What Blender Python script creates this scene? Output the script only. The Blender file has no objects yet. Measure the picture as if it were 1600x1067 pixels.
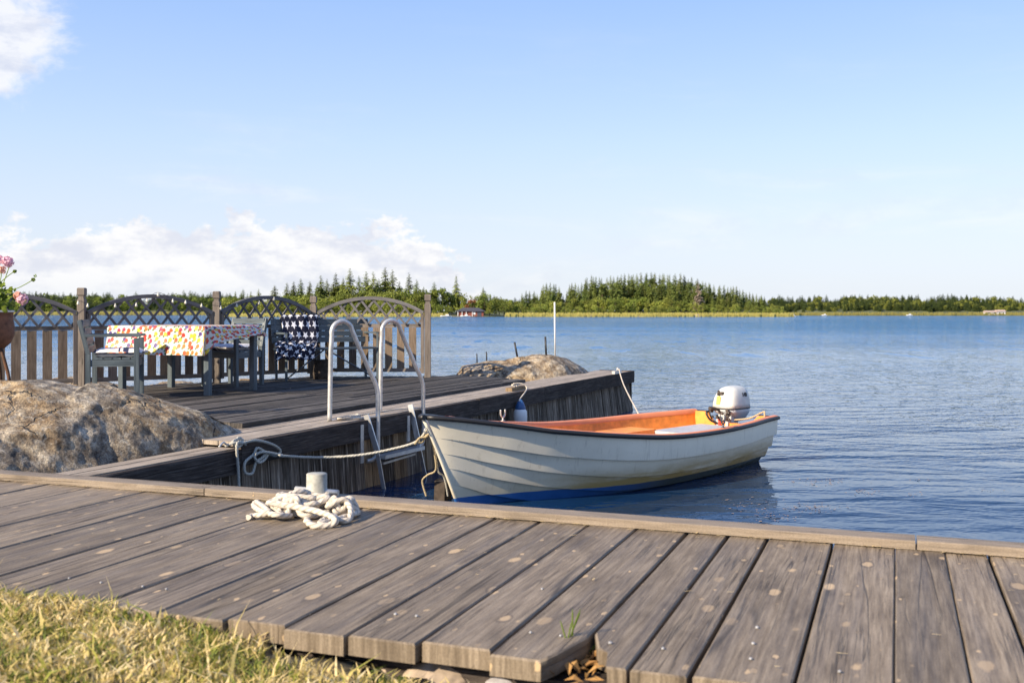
import bpy, bmesh, math, random
import numpy as np
from mathutils import Vector, Matrix, noise
random.seed(7); np.random.seed(7)
R = math.radians
scene = bpy.context.scene
COL = scene.collection

# ------------------------------------------------------------------ camera
CAMZ = 1.65
F = 1600.0; HX = 800.0; HY = 487.0           # measured from the photograph (1600 x 1067)
cam_d = bpy.data.cameras.new('camera'); cam = bpy.data.objects.new('camera', cam_d); COL.objects.link(cam)
cam.location = (0, 0, CAMZ); cam.rotation_euler = (R(90), 0, 0)
cam_d.lens = 36; cam_d.sensor_width = 36; cam_d.shift_y = -(533.5 - HY) / 1600
cam_d.clip_start = 0.1; cam_d.clip_end = 20000
cam_d.dof.use_dof = True; cam_d.dof.focus_distance = 9.0; cam_d.dof.aperture_fstop = 5.6
scene.camera = cam

# ------------------------------------------------------------------ sun, sky, exposure
SUN_EL = R(29); SUN_AZ = math.atan2(-.79, -.62)      # azimuth from +Y towards +X
sdir = Vector((math.sin(SUN_AZ) * math.cos(SUN_EL), math.cos(SUN_AZ) * math.cos(SUN_EL), math.sin(SUN_EL)))
sun_d = bpy.data.lights.new('sun', 'SUN'); sun = bpy.data.objects.new('sun', sun_d); COL.objects.link(sun)
sun_d.energy = 5.0; sun_d.angle = R(0.5); sun_d.color = (1.0, .85, .63)
sun.rotation_euler = sdir.to_track_quat('Z', 'Y').to_euler()
scene.view_settings.view_transform = 'Standard'; scene.view_settings.look = 'None'
scene.view_settings.exposure = 0.85; scene.view_settings.gamma = 1
scene.render.engine = 'CYCLES'
scene.cycles.use_denoising = True
scene.cycles.max_bounces = 6; scene.cycles.diffuse_bounces = 3; scene.cycles.glossy_bounces = 3
scene.cycles.transmission_bounces = 3; scene.cycles.transparent_max_bounces = 6
scene.cycles.caustics_reflective = True; scene.cycles.sample_clamp_indirect = 6.0; scene.cycles.blur_glossy = 0.0; scene.cycles.caustics_refractive = False

class NT:
    """small helper around a node tree"""
    def __init__(s, tree): s.t = tree; s.n = tree.nodes; s.l = tree.links
    def add(s, typ, ins=None, **props):
        nd = s.n.new(typ)
        for k, v in props.items(): setattr(nd, k, v)
        for k, v in (ins or {}).items(): s.set(nd, k, v)
        return nd
    def set(s, nd, k, v):
        sock = nd.inputs[k]
        if isinstance(v, bpy.types.NodeSocket): s.l.new(v, sock)
        elif isinstance(v, bpy.types.Node): s.l.new(v.outputs[0], sock)
        else:
            if sock.type == 'RGBA' and len(v) == 3: v = (*v, 1)
            sock.default_value = v
    def math(s, op, a, b=0.0, c=None, clamp=False):
        nd = s.n.new('ShaderNodeMath'); nd.operation = op; nd.use_clamp = clamp
        s.set(nd, 0, a); s.set(nd, 1, b)
        if c is not None: s.set(nd, 2, c)
        return nd.outputs[0]
    def vmath(s, op, a, b=None):
        nd = s.n.new('ShaderNodeVectorMath'); nd.operation = op; s.set(nd, 0, a)
        if b is not None: s.set(nd, 1, b)
        return nd.outputs[0]
    def scale(s, v, sc, loc=(0, 0, 0)):
        nd = s.n.new('ShaderNodeMapping'); s.set(nd, 0, v); nd.inputs['Scale'].default_value = sc
        nd.inputs['Location'].default_value = loc; return nd.outputs[0]
    def noise(s, v, sc=1.0, det=4, rough=.55, dist=0.0, out=0):
        nd = s.n.new('ShaderNodeTexNoise'); s.set(nd, 'Vector', v); s.set(nd, 'Scale', sc); s.set(nd, 'Detail', det)
        s.set(nd, 'Roughness', rough); s.set(nd, 'Distortion', dist); return nd.outputs[out]
    def ramp(s, f, stops, interp='LINEAR'):
        nd = s.n.new('ShaderNodeValToRGB'); s.set(nd, 0, f); cr = nd.color_ramp; cr.interpolation = interp
        while len(cr.elements) < len(stops): cr.elements.new(.5)
        for e, (p, c) in zip(cr.elements, stops):
            e.position = p; e.color = (*c, 1) if len(c) == 3 else c
        return nd.outputs[0]
    def mix(s, f, a, b, blend='MIX'):
        nd = s.n.new('ShaderNodeMix'); nd.data_type = 'RGBA'; nd.blend_type = blend
        s.set(nd, 0, f); s.set(nd, 6, a); s.set(nd, 7, b); return nd.outputs[2]
    def smooth(s, x, a, b, lo=0.0, hi=1.0):
        nd = s.n.new('ShaderNodeMapRange'); nd.interpolation_type = 'SMOOTHSTEP'
        s.set(nd, 0, x); s.set(nd, 1, a); s.set(nd, 2, b); s.set(nd, 3, lo); s.set(nd, 4, hi); return nd.outputs[0]
    def bump(s, h, strength=.3, dist=.01, normal=None):
        nd = s.n.new('ShaderNodeBump'); s.set(nd, 'Height', h); s.set(nd, 'Strength', strength); s.set(nd, 'Distance', dist)
        if normal is not None: s.set(nd, 'Normal', normal)
        return nd.outputs[0]

world = bpy.data.worlds.new("World"); scene.world = world; world.use_nodes = True
w = NT(world.node_tree); w.n.clear()
sky = w.add('ShaderNodeTexSky', sky_type='NISHITA', sun_disc=False)
sky.sun_elevation = SUN_EL; sky.sun_rotation = SUN_AZ
sky.air_density = 1.0; sky.dust_density = 0.6; sky.ozone_density = 1.0
tc = w.add('ShaderNodeTexCoord')
sep = w.add('ShaderNodeSeparateXYZ', {0: tc.outputs['Generated']})
az = w.math('ARCTAN2', sep.outputs[0], sep.outputs[1])
el = w.math('ARCSINE', sep.outputs[2])
comb = w.add('ShaderNodeCombineXYZ', {0: az, 1: el}).outputs[0]
warpn = w.noise(w.scale(comb, (9, 14, 1)), 1, 6, .62, out=1)
warp = w.vmath('SUBTRACT', warpn, (.5, .5, .5))
# cumulus bank low over the left shore
n1 = w.noise(w.scale(comb, (16, 26, 1), (3.1, 0, 0)), 1, 7, .58, .2)
top = w.math('ADD', w.smooth(az, -.60, -.18, .058, .080), w.smooth(az, -.13, .02, 0, -.085))
bil = w.noise(w.scale(comb, (34, 46, 1), (1.1, 2, 0)), 1, 5, .55, .1)
bil = w.math('SUBTRACT', .5, w.math('ABSOLUTE', w.math('MULTIPLY', w.math('SUBTRACT', bil, .5), 3.2)))
top2 = w.math('ADD', top, w.math('ADD', w.math('MULTIPLY', w.math('SUBTRACT', n1, .5), .13), w.math('MULTIPLY', bil, .018)))
bank = w.smooth(w.math('SUBTRACT', top2, el), -.003, .009)
bank = w.math('MULTIPLY', bank, w.smooth(el, -.01, .05, .35, 1))
# high cumulus at upper left
n2 = w.noise(w.scale(comb, (7, 11, 1), (1.7, 4.0, 0)), 1, 8, .6, .3)
blob = w.math('ADD', w.math('POWER', w.math('DIVIDE', w.math('ADD', az, .50), .12), 2.0),
              w.math('POWER', w.math('DIVIDE', w.math('SUBTRACT', el, .245), .075), 2.0))
cum = w.smooth(w.math('SUBTRACT', w.math('MULTIPLY', n2, 2.6), blob), .42, .85)
# scattered thin cloud
n3 = w.noise(w.scale(comb, (3.2, 16, 1), (5.5, 1, 0)), 1, 7, .6, .4)
thin = w.math('MULTIPLY', w.smooth(n3, .50, .8), .5)
thin = w.math('MULTIPLY', thin, w.smooth(el, .32, .05))
lowhaze = w.smooth(el, .20, .0, 0, .5)
cover = w.math('MAXIMUM', w.math('MAXIMUM', w.math('MULTIPLY', bank, .85), w.math('MULTIPLY', cum, .80)), thin)
shade = w.noise(w.scale(comb, (14, 30, 1), (3.25, -.6, 0)), 1, 6, .6)
shade = w.math('ADD', shade, w.math('MULTIPLY', bil, .10))
ccol = w.mix(w.smooth(shade, .40, .62), (4.15, 4.25, 4.75), (5.6, 5.5, 5.45))
skyt = w.mix(1.0, sky.outputs[0], (1.06, 1.00, 1.20), 'MULTIPLY')
clear = w.ramp(el, [(0.0, (4.2, 4.62, 5.1)), (.06, (3.95, 4.5, 5.2)), (.16, (3.2, 4.15, 5.45)), (.29, (2.1, 3.25, 5.45)), (.9, (1.0, 1.9, 4.4))])
skyt = w.mix(.75, skyt, clear)
skyc = w.mix(lowhaze, skyt, (4.0, 4.4, 4.95))
skyc = w.mix(cover, skyc, ccol)
bg = w.add('ShaderNodeBackground', {0: skyc, 1: .104})
out = w.add('ShaderNodeOutputWorld', {0: bg})

# ------------------------------------------------------------------ helpers
def P(px, py, z):
    """photo pixel -> point of the horizontal plane at height z"""
    Y = F * (CAMZ - z) / (py - HY); return Vector(((px - HX) / F * Y, Y, z))
def D(px, py, Y): return Vector(((px - HX) / F * Y, Y, CAMZ - (py - HY) / F * Y))

def setp(o, label=None, cat=None, group=None, kind=None):
    if label: o['label'] = label
    if cat: o['category'] = cat
    if group: o['group'] = group
    if kind: o['kind'] = kind
    return o
def empty(name, loc, label=None, cat=None, group=None, rz=0.0):
    o = bpy.data.objects.new(name, None); COL.objects.link(o); o.location = loc; o.rotation_euler = (0, 0, rz)
    o.empty_display_size = .1
    return setp(o, label, cat, group)
def link(name, me, parent=None, world_coords=True):
    o = bpy.data.objects.new(name, me); COL.objects.link(o)
    if parent is not None:
        o.parent = parent
        if world_coords:
            M = Matrix.LocRotScale(parent_loc(parent), None, None)
            o.location = -parent_loc(parent)
    return o
def parent_loc(p):
    v = Vector(p.location)
    q = p.parent
    while q is not None: v = v + Vector(q.location); q = q.parent
    return v
def copy_tree(o, parent=None):
    c = o.copy(); COL.objects.link(c); c.parent = parent
    for ch in list(o.children): copy_tree(ch, c)
    return c

class MB:
    """mesh builder with uv (metres) per loop"""
    def __init__(s): s.v = []; s.f = []; s.uv = []; s.mi = []; s.sm = []
    def face(s, idx, uv=None, mi=0, smooth=False):
        s.f.append(tuple(idx)); s.uv.append(uv or [(0, 0)] * len(idx)); s.mi.append(mi); s.sm.append(smooth)
    def obox(s, o, ax, ay, az, la, lb, lc, mi=0, jit=0.0, ch=0.0):
        """box with corner o, unit axes, lengths; uv runs along ax; optional chamfer of the long top edges"""
        o = Vector(o); ax, ay, az = Vector(ax), Vector(ay), Vector(az)
        ou, ov = random.uniform(0, 50), random.uniform(0, 50)
        if ch > 0: prof = [(0, 0), (lb, 0), (lb, lc - ch), (lb - ch, lc), (ch, lc), (0, lc - ch)]
        else: prof = [(0, 0), (lb, 0), (lb, lc), (0, lc)]
        n = len(prof); b = len(s.v)
        for x in (0, la):
            for (y, z) in prof:
                s.v.append(o + ax * x + ay * y + az * z + Vector([random.uniform(-jit, jit) for _ in range(3)]))
        for i in range(n):
            j = (i + 1) % n
            c0 = sum(prof[i]); c1 = c0 + math.hypot(prof[j][0] - prof[i][0], prof[j][1] - prof[i][1])
            c0 = ov + c0; c1 = ov + c1
            s.face((b + i, b + i + n, b + j + n, b + j)[::-1], [(ou, c0), (ou + la, c0), (ou + la, c1), (ou, c1)][::-1], mi)
        s.face([b + i for i in range(n)][::-1], [(ou + prof[i][1] * .3, ov + prof[i][0]) for i in range(n)][::-1], mi)
        s.face([b + n + i for i in range(n)], [(ou + prof[i][1] * .3, ov + prof[i][0]) for i in range(n)], mi)
        return s
    def beam(s, p0, p1, wd, ht, up=(0, 0, 1), mi=0, ch=0.0, jit=0.0):
        """box along p0-p1 centred on the line"""
        p0, p1 = Vector(p0), Vector(p1); d = p1 - p0; L = d.length; d.normalize()
        side = Vector(up).cross(d)
        if side.length < 1e-4: side = Vector((1, 0, 0)).cross(d)
        side.normalize(); u = d.cross(side).normalized()
        return s.obox(p0 - side * wd / 2 - u * ht / 2, d, side, u, L, wd, ht, mi, jit, ch)
    def box(s, c, sz, mi=0, rz=0.0):
        m = Matrix.Rotation(rz, 3, 'Z'); ax, ay = m @ Vector((1, 0, 0)), m @ Vector((0, 1, 0))
        c = Vector(c); return s.obox(c - ax * sz[0] / 2 - ay * sz[1] / 2 - Vector((0, 0, sz[2] / 2)), ax, ay, (0, 0, 1), *sz, mi)
    def tube(s, path, r, seg=8, mi=0, cap=True, twist=0.0, lobes=0, amp=.16, closed=False):
        path = [Vector(p) for p in path]; n = len(path)
        if n < 2: return s
        rr = r if isinstance(r, (list, tuple)) else [r] * n
        b = len(s.v); t0 = (path[1] - path[0]).normalized()
        nrm = t0.cross(Vector((0, 0, 1)));
        if nrm.length < .1: nrm = t0.cross(Vector((1, 0, 0)))
        nrm.normalize(); Ls = 0.0
        for i, p in enumerate(path):
            t = (path[min(i + 1, n - 1)] - path[max(i - 1, 0)])
            if t.length < 1e-9: t = t0
            t = t.normalized(); nrm = (nrm - t * nrm.dot(t)).normalized(); bn = t.cross(nrm)
            if i: Ls += (p - path[i - 1]).length
            for k in range(seg):
                a = 2 * math.pi * k / seg
                q = rr[i]
                if lobes: q *= 1 + amp * abs(math.cos(lobes / 2.0 * (a + Ls * twist))) * 1.6 - amp
                s.v.append(p + (nrm * math.cos(a) + bn * math.sin(a)) * q)
        Lc = 0.0
        for i in range(n - 1):
            dl = (path[i + 1] - path[i]).length
            for k in range(seg):
                k2 = (k + 1) % seg; v0 = k / seg * .2; v1 = (k + 1) / seg * .2
                s.face((b + i * seg + k, b + i * seg + k2, b + (i + 1) * seg + k2, b + (i + 1) * seg + k),
                       [(Lc, v0), (Lc, v1), (Lc + dl, v1), (Lc + dl, v0)], mi, True)
            Lc += dl
        if cap:
            s.face([b + k for k in range(seg)][::-1], None, mi); s.face([b + (n - 1) * seg + k for k in range(seg)], None, mi)
        return s
    def lathe(s, c, prof, seg=24, mi=0, axis=None):
        c = Vector(c); b = len(s.v); m = Matrix.Identity(3) if axis is None else Vector(axis).to_track_quat('Z', 'Y').to_matrix()
        for (r, z) in prof:
            for k in range(seg):
                a = 2 * math.pi * k / seg; s.v.append(c + m @ Vector((r * math.cos(a), r * math.sin(a), z)))
        for i in range(len(prof) - 1):
            for k in range(seg):
                k2 = (k + 1) % seg
                s.face((b + i * seg + k, b + i * seg + k2, b + (i + 1) * seg + k2, b + (i + 1) * seg + k),
                       [(k / seg, prof[i][1]), ((k + 1) / seg, prof[i][1]), ((k + 1) / seg, prof[i + 1][1]), (k / seg, prof[i + 1][1])], mi, True)
        if prof[0][0] > 1e-4: s.face([b + k for k in range(seg)][::-1], None, mi)
        if prof[-1][0] > 1e-4: s.face([b + (len(prof) - 1) * seg + k for k in range(seg)], None, mi)
        return s
    def prism(s, poly, z0, z1, mi=0):
        """poly: list of (x,y) ccw; vertical prism, uv planar"""
        b = len(s.v); n = len(poly)
        for z in (z0, z1):
            for (x, y) in poly: s.v.append(Vector((x, y, z)))
        s.face([b + i for i in range(n)][::-1], [poly[i] for i in range(n)][::-1], mi)
        s.face([b + n + i for i in range(n)], [poly[i] for i in range(n)], mi)
        for i in range(n):
            j = (i + 1) % n; s.face((b + i, b + j, b + n + j, b + n + i), [(0, z0), (.3, z0), (.3, z1), (0, z1)], mi)
        return s
    def grid(s, fn, nu, nv, mi=0, smooth=True, uvs=(1, 1)):
        b = len(s.v)
        for i in range(nu + 1):
            for j in range(nv + 1): s.v.append(Vector(fn(i / nu, j / nv)))
        for i in range(nu):
            for j in range(nv):
                a = b + i * (nv + 1) + j
                s.face((a, a + nv + 1, a + nv + 2, a + 1), [(x / nu * uvs[0], y / nv * uvs[1]) for x, y in ((i, j), (i + 1, j), (i + 1, j + 1), (i, j + 1))], mi, smooth)
        return s
    def mesh(s, name, mats, bevel=0.0):
        me = bpy.data.meshes.new(name); me.from_pydata([tuple(v) for v in s.v], [], s.f)
        uvl = me.uv_layers.new(name='uv'); flat = [c for f in s.uv for p in f for c in p[:2]]
        uvl.data.foreach_set('uv', flat)
        me.polygons.foreach_set('material_index', s.mi); me.polygons.foreach_set('use_smooth', s.sm)
        for m in (mats if isinstance(mats, (list, tuple)) else [mats]): me.materials.append(m)
        me.update(); return me
    def build(s, name, mats, parent=None):
        o = link(name, s.mesh(name, mats), parent); return o

def origin_to(o, p):
    """move a top-level mesh's origin to p without moving its points"""
    p = Vector(p); o.data.transform(Matrix.Translation(-p)); o.location = p; return o
def ctr(pts, n=24):
    """Catmull-Rom through points"""
    pts = [Vector(p) for p in pts]; out = []
    for i in range(len(pts) - 1):
        p0, p1, p2, p3 = pts[max(i - 1, 0)], pts[i], pts[i + 1], pts[min(i + 2, len(pts) - 1)]
        m = max(2, int(n * (p2 - p1).length / .3) if n < 0 else n)
        for k in range(m):
            t = k / m
            out.append(.5 * ((2 * p1) + (p2 - p0) * t + (2 * p0 - 5 * p1 + 4 * p2 - p3) * t * t + (3 * p1 - p0 - 3 * p2 + p3) * t ** 3))
    out.append(pts[-1]); return out
def interp(x, xs, ys): return float(np.interp(x, xs, ys))
def sinterp(x, xs, ys):
    """smooth interpolation"""
    for i in range(len(xs) - 1):
        if x <= xs[i + 1]:
            t = (x - xs[i]) / (xs[i + 1] - xs[i]); y0, y1, y2, y3 = ys[max(i - 1, 0)], ys[i], ys[i + 1], ys[min(i + 2, len(ys) - 1)]
            return .5 * ((2 * y1) + (y2 - y0) * t + (2 * y0 - 5 * y1 + 4 * y2 - y3) * t * t + (3 * y1 - y0 - 3 * y2 + y3) * t ** 3)
    return ys[-1]

# ------------------------------------------------------------------ materials
def newmat(name):
    m = bpy.data.materials.new(name); m.use_nodes = True; t = NT(m.node_tree); t.n.clear()
    bs = t.add('ShaderNodeBsdfPrincipled'); o = t.add('ShaderNodeOutputMaterial', {0: bs}); return m, t, bs
def simple(name, col, rough=.6, metal=0.0, var=.12, nscale=12, bump=0.15, spec=.5, coat=0):
    m, t, b = newmat(name); c = t.add('ShaderNodeTexCoord').outputs['Object']
    n = t.noise(c, nscale, 5, .6); n2 = t.noise(c, nscale * .17, 3, .5)
    k = t.math('ADD', t.math('MULTIPLY', n, .6), t.math('MULTIPLY', n2, .4))
    lo = tuple(x * (1 - var * 2) for x in col); hi = tuple(min(1, x * (1 + var)) for x in col)
    t.set(b, 'Base Color', t.ramp(k, [(.3, lo), (.65, hi)]))
    t.set(b, 'Roughness', t.smooth(n2, .3, .7, rough * .85, min(1, rough * 1.15))); b.inputs['Metallic'].default_value = metal
    b.inputs['Specular IOR Level'].default_value = spec; b.inputs['Coat Weight'].default_value = coat
    if bump: t.set(b, 'Normal', t.bump(n, bump, .004))
    return m

def wood(name, cols, grain=1.0, spots=0.0, spotcol=(.50, .36, .21), isl=.25, rough=.75, streak=0.0, streakcol=(.35, .32, .29), crack=.6, bump=.5, spec=.35):
    """weathered wood: uv.x runs along the board in metres"""
    m, t, b = newmat(name)
    uv = t.add('ShaderNodeUVMap').outputs[0]
    geo = t.add('ShaderNodeNewGeometry'); rnd = geo.outputs['Random Per Island']
    wv = t.noise(t.scale(uv, (1.2, 5, 1)), 1, 3, .5, out=1)
    uvd = t.vmath('ADD', uv, t.vmath('MULTIPLY', t.vmath('SUBTRACT', wv, (.5, .5, .5)), (0.0, .012, 0)))
    g1 = t.noise(t.scale(uvd, (4.5 * grain, 85 * grain, 1)), 1, 6, .65)
    g2 = t.noise(t.scale(uvd, (1.0, 22, 1)), 1, 4, .6)
    g3 = t.noise(t.scale(uv, (3.0, 7.0, 1)), 1, 6, .7)
    k = t.math('ADD', t.math('ADD', t.math('MULTIPLY', g1, .55), t.math('MULTIPLY', g2, .20)), t.math('MULTIPLY', g3, .25))
    col = t.ramp(k, [(.34, cols[0]), (.5, cols[1]), (.66, cols[2])])
    vv = t.math('ADD', 1 - isl, t.math('MULTIPLY', rnd, 2 * isl))
    col = t.mix(1.0, col, t.add('ShaderNodeCombineColor', {0: vv, 1: vv, 2: vv}).outputs[0], 'MULTIPLY')
    sk_ = t.smooth(t.noise(t.scale(uv, (160, 260, 1)), 1, 2, .6), .3, .7, .84, 1.16); col = t.mix(1.0, col, t.add('ShaderNodeCombineColor', {0: sk_, 1: sk_, 2: sk_}).outputs[0], 'MULTIPLY')
    # long drying cracks
    cn = t.noise(t.scale(uvd, (.30, 9, 1), (3, 7, 0)), 1, 2, .4)
    cr = t.smooth(t.math('ABSOLUTE', t.math('SUBTRACT', cn, .5)), .0, .012, 1, 0)
    cr = t.math('MULTIPLY', cr, t.smooth(t.noise(t.scale(uv, (.9, 1.4, 1), (9, 1, 0)), 1, 1, .5), .5, .6))
    cr = t.math('MULTIPLY', cr, crack)
    hn_ = t.noise(t.scale(uvd, (.9, 34, 1), (13, 3, 0)), 1, 3, .5); hair = t.smooth(t.math('ABSOLUTE', t.math('SUBTRACT', hn_, .5)), .0, .022, .55, 0)
    hair = t.math('MULTIPLY', hair, t.smooth(t.noise(t.scale(uv, (1.6, 5, 1), (4, 8, 0)), 1, 2, .5), .46, .60)); cr = t.math('MAXIMUM', cr, hair)
    st_ = t.noise(t.scale(uv, (1.1, 2.6, 1), (30, 8, 0)), 1, 5, .65); col = t.mix(t.smooth(st_, .53, .68, 0, .55), col, tuple(c * .9 for c in cols[0]))
    col = t.mix(cr, col, tuple(c * .25 for c in cols[0]))
    if streak:
        sn = t.noise(t.scale(uv, (1.6, 40, 1), (1, 2, 0)), 1, 5, .65)
        col = t.mix(t.math('MULTIPLY', t.smooth(sn, .52, .68), streak), col, streakcol)
    hgt = t.math('SUBTRACT', k, t.math('MULTIPLY', cr, 1.2))
    if spots:
        dn = t.noise(t.scale(uv, (26, 40, 1)), 1, 3, .65, out=1); uvs_ = t.vmath('ADD', uv, t.vmath('MULTIPLY', t.vmath('SUBTRACT', dn, (.5, .5, .5)), (.045, .018, 0)))
        for (sx_, sy_, rmax, thr, off_) in ((3.2, 6.5, .12, .45, 0), (9, 17, .13, .62, 5.5)):
            vo = t.add('ShaderNodeTexVoronoi', voronoi_dimensions='2D', ins={'Vector': t.scale(uvs_, (sx_, sy_, 1), (off_, 0, 0)), 'Scale': 1.0, 'Randomness': 1.0})
            sc = t.add('ShaderNodeSeparateColor', {0: vo.outputs['Color']})
            rad = t.math('MULTIPLY', t.smooth(sc.outputs[0], thr, 1.0, 0, rmax), spots)
            edge = t.math('SUBTRACT', rad, vo.outputs['Distance'])
            col = t.mix(t.math('MULTIPLY', t.smooth(edge, -.02, .03), t.smooth(sc.outputs[1], .1, .8, .25, .85)), col, spotcol)
            ring = t.math('MULTIPLY', t.smooth(t.math('ABSOLUTE', t.math('ADD', edge, .03)), .03, .0), t.smooth(sc.outputs[2], .4, .9, 0, .45))
            col = t.mix(ring, col, tuple(c * .5 for c in cols[0]))
    t.set(b, 'Base Color', col); t.set(b, 'Roughness', t.smooth(g2, .3, .7, rough - .1, rough + .12))
    b.inputs['Specular IOR Level'].default_value = spec
    t.set(b, 'Normal', t.bump(hgt, bump, .006))
    return m

M = {}
M['deck_near'] = wood('deck_near', [(.060, .042, .027), (.182, .142, .100), (.31, .250, .182)], spots=1.0, isl=.2, rough=.62)
M['beam_near'] = wood('beam_near', [(.10, .078, .058), (.215, .172, .130), (.31, .255, .20)], spots=.4, isl=.08)
M['deck_up'] = wood('deck_up', [(.022, .020, .019), (.060, .054, .050), (.15, .135, .12)], isl=.45, spots=.3, rough=.8, spec=.2)
M['deck_low'] = wood('deck_low', [(.16, .13, .10), (.30, .25, .20), (.42, .36, .30)], isl=.15, spots=.4)
M['tar'] = wood('tarred', [(.018, .014, .013), (.050, .040, .035), (.125, .102, .088)], isl=.2, streak=.25, streakcol=(.2, .18, .17), rough=.85, spec=.12)
M['clad'] = wood('cladding', [(.026, .020, .015), (.105, .085, .067), (.27, .225, .18)], grain=.6, isl=.5, streak=.9, streakcol=(.42, .37, .31), rough=.9, spec=.1)
M['clad_brown'] = wood('cladding_brown', [(.055, .037, .022), (.20, .14, .085), (.38, .285, .18)], grain=.6, isl=.35, streak=.5, streakcol=(.42, .34, .24), rough=.9, spec=.12)
M['fence'] = wood('fence_wood', [(.070, .058, .050), (.155, .130, .112), (.24, .205, .18)], isl=.2)
M['arch'] = wood('arch_wood', [(.065, .062, .064), (.13, .125, .13), (.21, .20, .205)], isl=.15)
M['picket'] = wood('picket_wood', [(.075, .052, .036), (.17, .125, .088), (.27, .205, .15)], isl=.3)
M['paint'] = wood('blue_grey_paint', [(.040, .052, .062), (.078, .100, .116), (.145, .172, .188)], grain=.5, isl=.12, rough=.5, crack=.2, bump=.15)
M['darkpaint'] = simple('dark_painted_wood', (.035, .05, .065), .5)
M['black'] = simple('black_rubber', (.02, .019, .02), .5, var=.2)
M['steel'] = simple('galvanised_steel', (.55, .54, .52), .42, .55, .18, 30)
M['alu'] = simple('aluminium', (.62, .62, .62), .35, .7, .12, 20)
M['darksteel'] = simple('dark_steel', (.12, .14, .18), .4, .6, .3, 30)
M['rust'] = simple('rusty_iron', (.10, .045, .022), .85, .1, .4, 25, .5)
M['bolt'] = simple('zinc_bolt', (.34, .34, .35), .55, .2, .2, 60)
M['white'] = simple('white_plastic', (.72, .71, .69), .45, 0, .06, 8)
M['lampglass'] = simple('pale_bulb', (.62, .60, .5), .2, 0, .1, 8)

def rope_mat(name, col):
    m, t, b = newmat(name); uv = t.add('ShaderNodeUVMap').outputs[0]; c = t.add('ShaderNodeTexCoord').outputs['Object']
    n = t.noise(c, 90, 4, .7); n2 = t.noise(c, 9, 3, .6)
    base = t.mix(n2, tuple(x * .72 for x in col), tuple(min(1, x * 1.12) for x in col)); suv = t.add('ShaderNodeSeparateXYZ', {0: uv})
    ph = t.math('FRACT', t.math('ADD', t.math('MULTIPLY', suv.outputs[0], 33.4), t.math('MULTIPLY', suv.outputs[1], 15.0)))
    gr = t.smooth(t.math('ABSOLUTE', t.math('SUBTRACT', ph, .5)), .24, .02, 0, .62)  # shade of the strand grooves put into the rope colour
    t.set(b, 'Base Color', t.mix(gr, base, tuple(x * .30 for x in col)))
    wv = t.add('ShaderNodeTexWave', {'Vector': t.scale(uv, (60, 25, 1)), 'Scale': .35, 'Distortion': 1.0}, bands_direction='DIAGONAL')
    t.set(b, 'Normal', t.bump(t.math('ADD', t.math('MULTIPLY', wv.outputs[1], .7), n), .5, .004)); b.inputs['Roughness'].default_value = .9
    return m
M['rope_white'] = rope_mat('white_rope', (.62, .55, .46)); M['rope_grey'] = rope_mat('grey_rope', (.48, .46, .40))
M['rope_tan'] = rope_mat('tan_rope', (.45, .36, .22))

def rock_mat(name, warm=1.0):
    m, t, b = newmat(name); c = t.add('ShaderNodeTexCoord').outputs['Object']
    n0 = t.noise(c, 1.6, 6, .6, .5); n1 = t.noise(c, 9, 8, .68); n2 = t.noise(c, 70, 4, .7)
    grey = t.ramp(n1, [(.33, (.055, .043, .033)), (.5, (.22, .182, .14)), (.64, (.50, .43, .33))])
    tan = t.ramp(n1, [(.33, (.07, .036, .014)), (.5, (.27, .185, .10)), (.64, (.50, .38, .23))])
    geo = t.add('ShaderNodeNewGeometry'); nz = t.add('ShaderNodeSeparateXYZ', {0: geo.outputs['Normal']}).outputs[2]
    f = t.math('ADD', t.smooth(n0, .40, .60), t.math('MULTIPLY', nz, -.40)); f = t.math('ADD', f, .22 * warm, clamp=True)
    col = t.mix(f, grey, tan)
    lich = t.smooth(t.noise(c, 13, 8, .75), .52, .58); col = t.mix(t.math('MULTIPLY', lich, .4), col, (.47, .44, .38))
    dk = t.smooth(t.noise(c, 19, 8, .78, .4), .56, .62); col = t.mix(t.math('MULTIPLY', dk, .5), col, (.05, .042, .036))
    cw = t.vmath('ADD', c, t.vmath('MULTIPLY', t.vmath('SUBTRACT', t.noise(c, 3, 4, .6, out=1), (.5, .5, .5)), (.35, .35, .35)))
    vo = t.add('ShaderNodeTexVoronoi', ins={'Vector': cw, 'Scale': 1.9}, feature='DISTANCE_TO_EDGE'); ck = t.math('MULTIPLY', t.smooth(vo.outputs['Distance'], .022, .0), t.smooth(n0, .48, .60))
    col = t.mix(t.math('MULTIPLY', ck, .85), col, (.03, .025, .02))
    sp = t.smooth(n2, .3, .7, .6, 1.35); col = t.mix(1.0, col, t.add('ShaderNodeCombineColor', {0: sp, 1: sp, 2: sp}).outputs[0], 'MULTIPLY')
    t.set(b, 'Base Color', col); b.inputs['Roughness'].default_value = .92
    h = t.math('SUBTRACT', t.math('ADD', t.math('MULTIPLY', n1, .8), t.math('MULTIPLY', n2, .22)), t.math('MULTIPLY', ck, .5))
    t.set(b, 'Normal', t.bump(h, 1.0, .05)); return m
M['rock'] = rock_mat('granite', 1.2); M['rock2'] = rock_mat('granite_island', 1.5)

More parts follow.
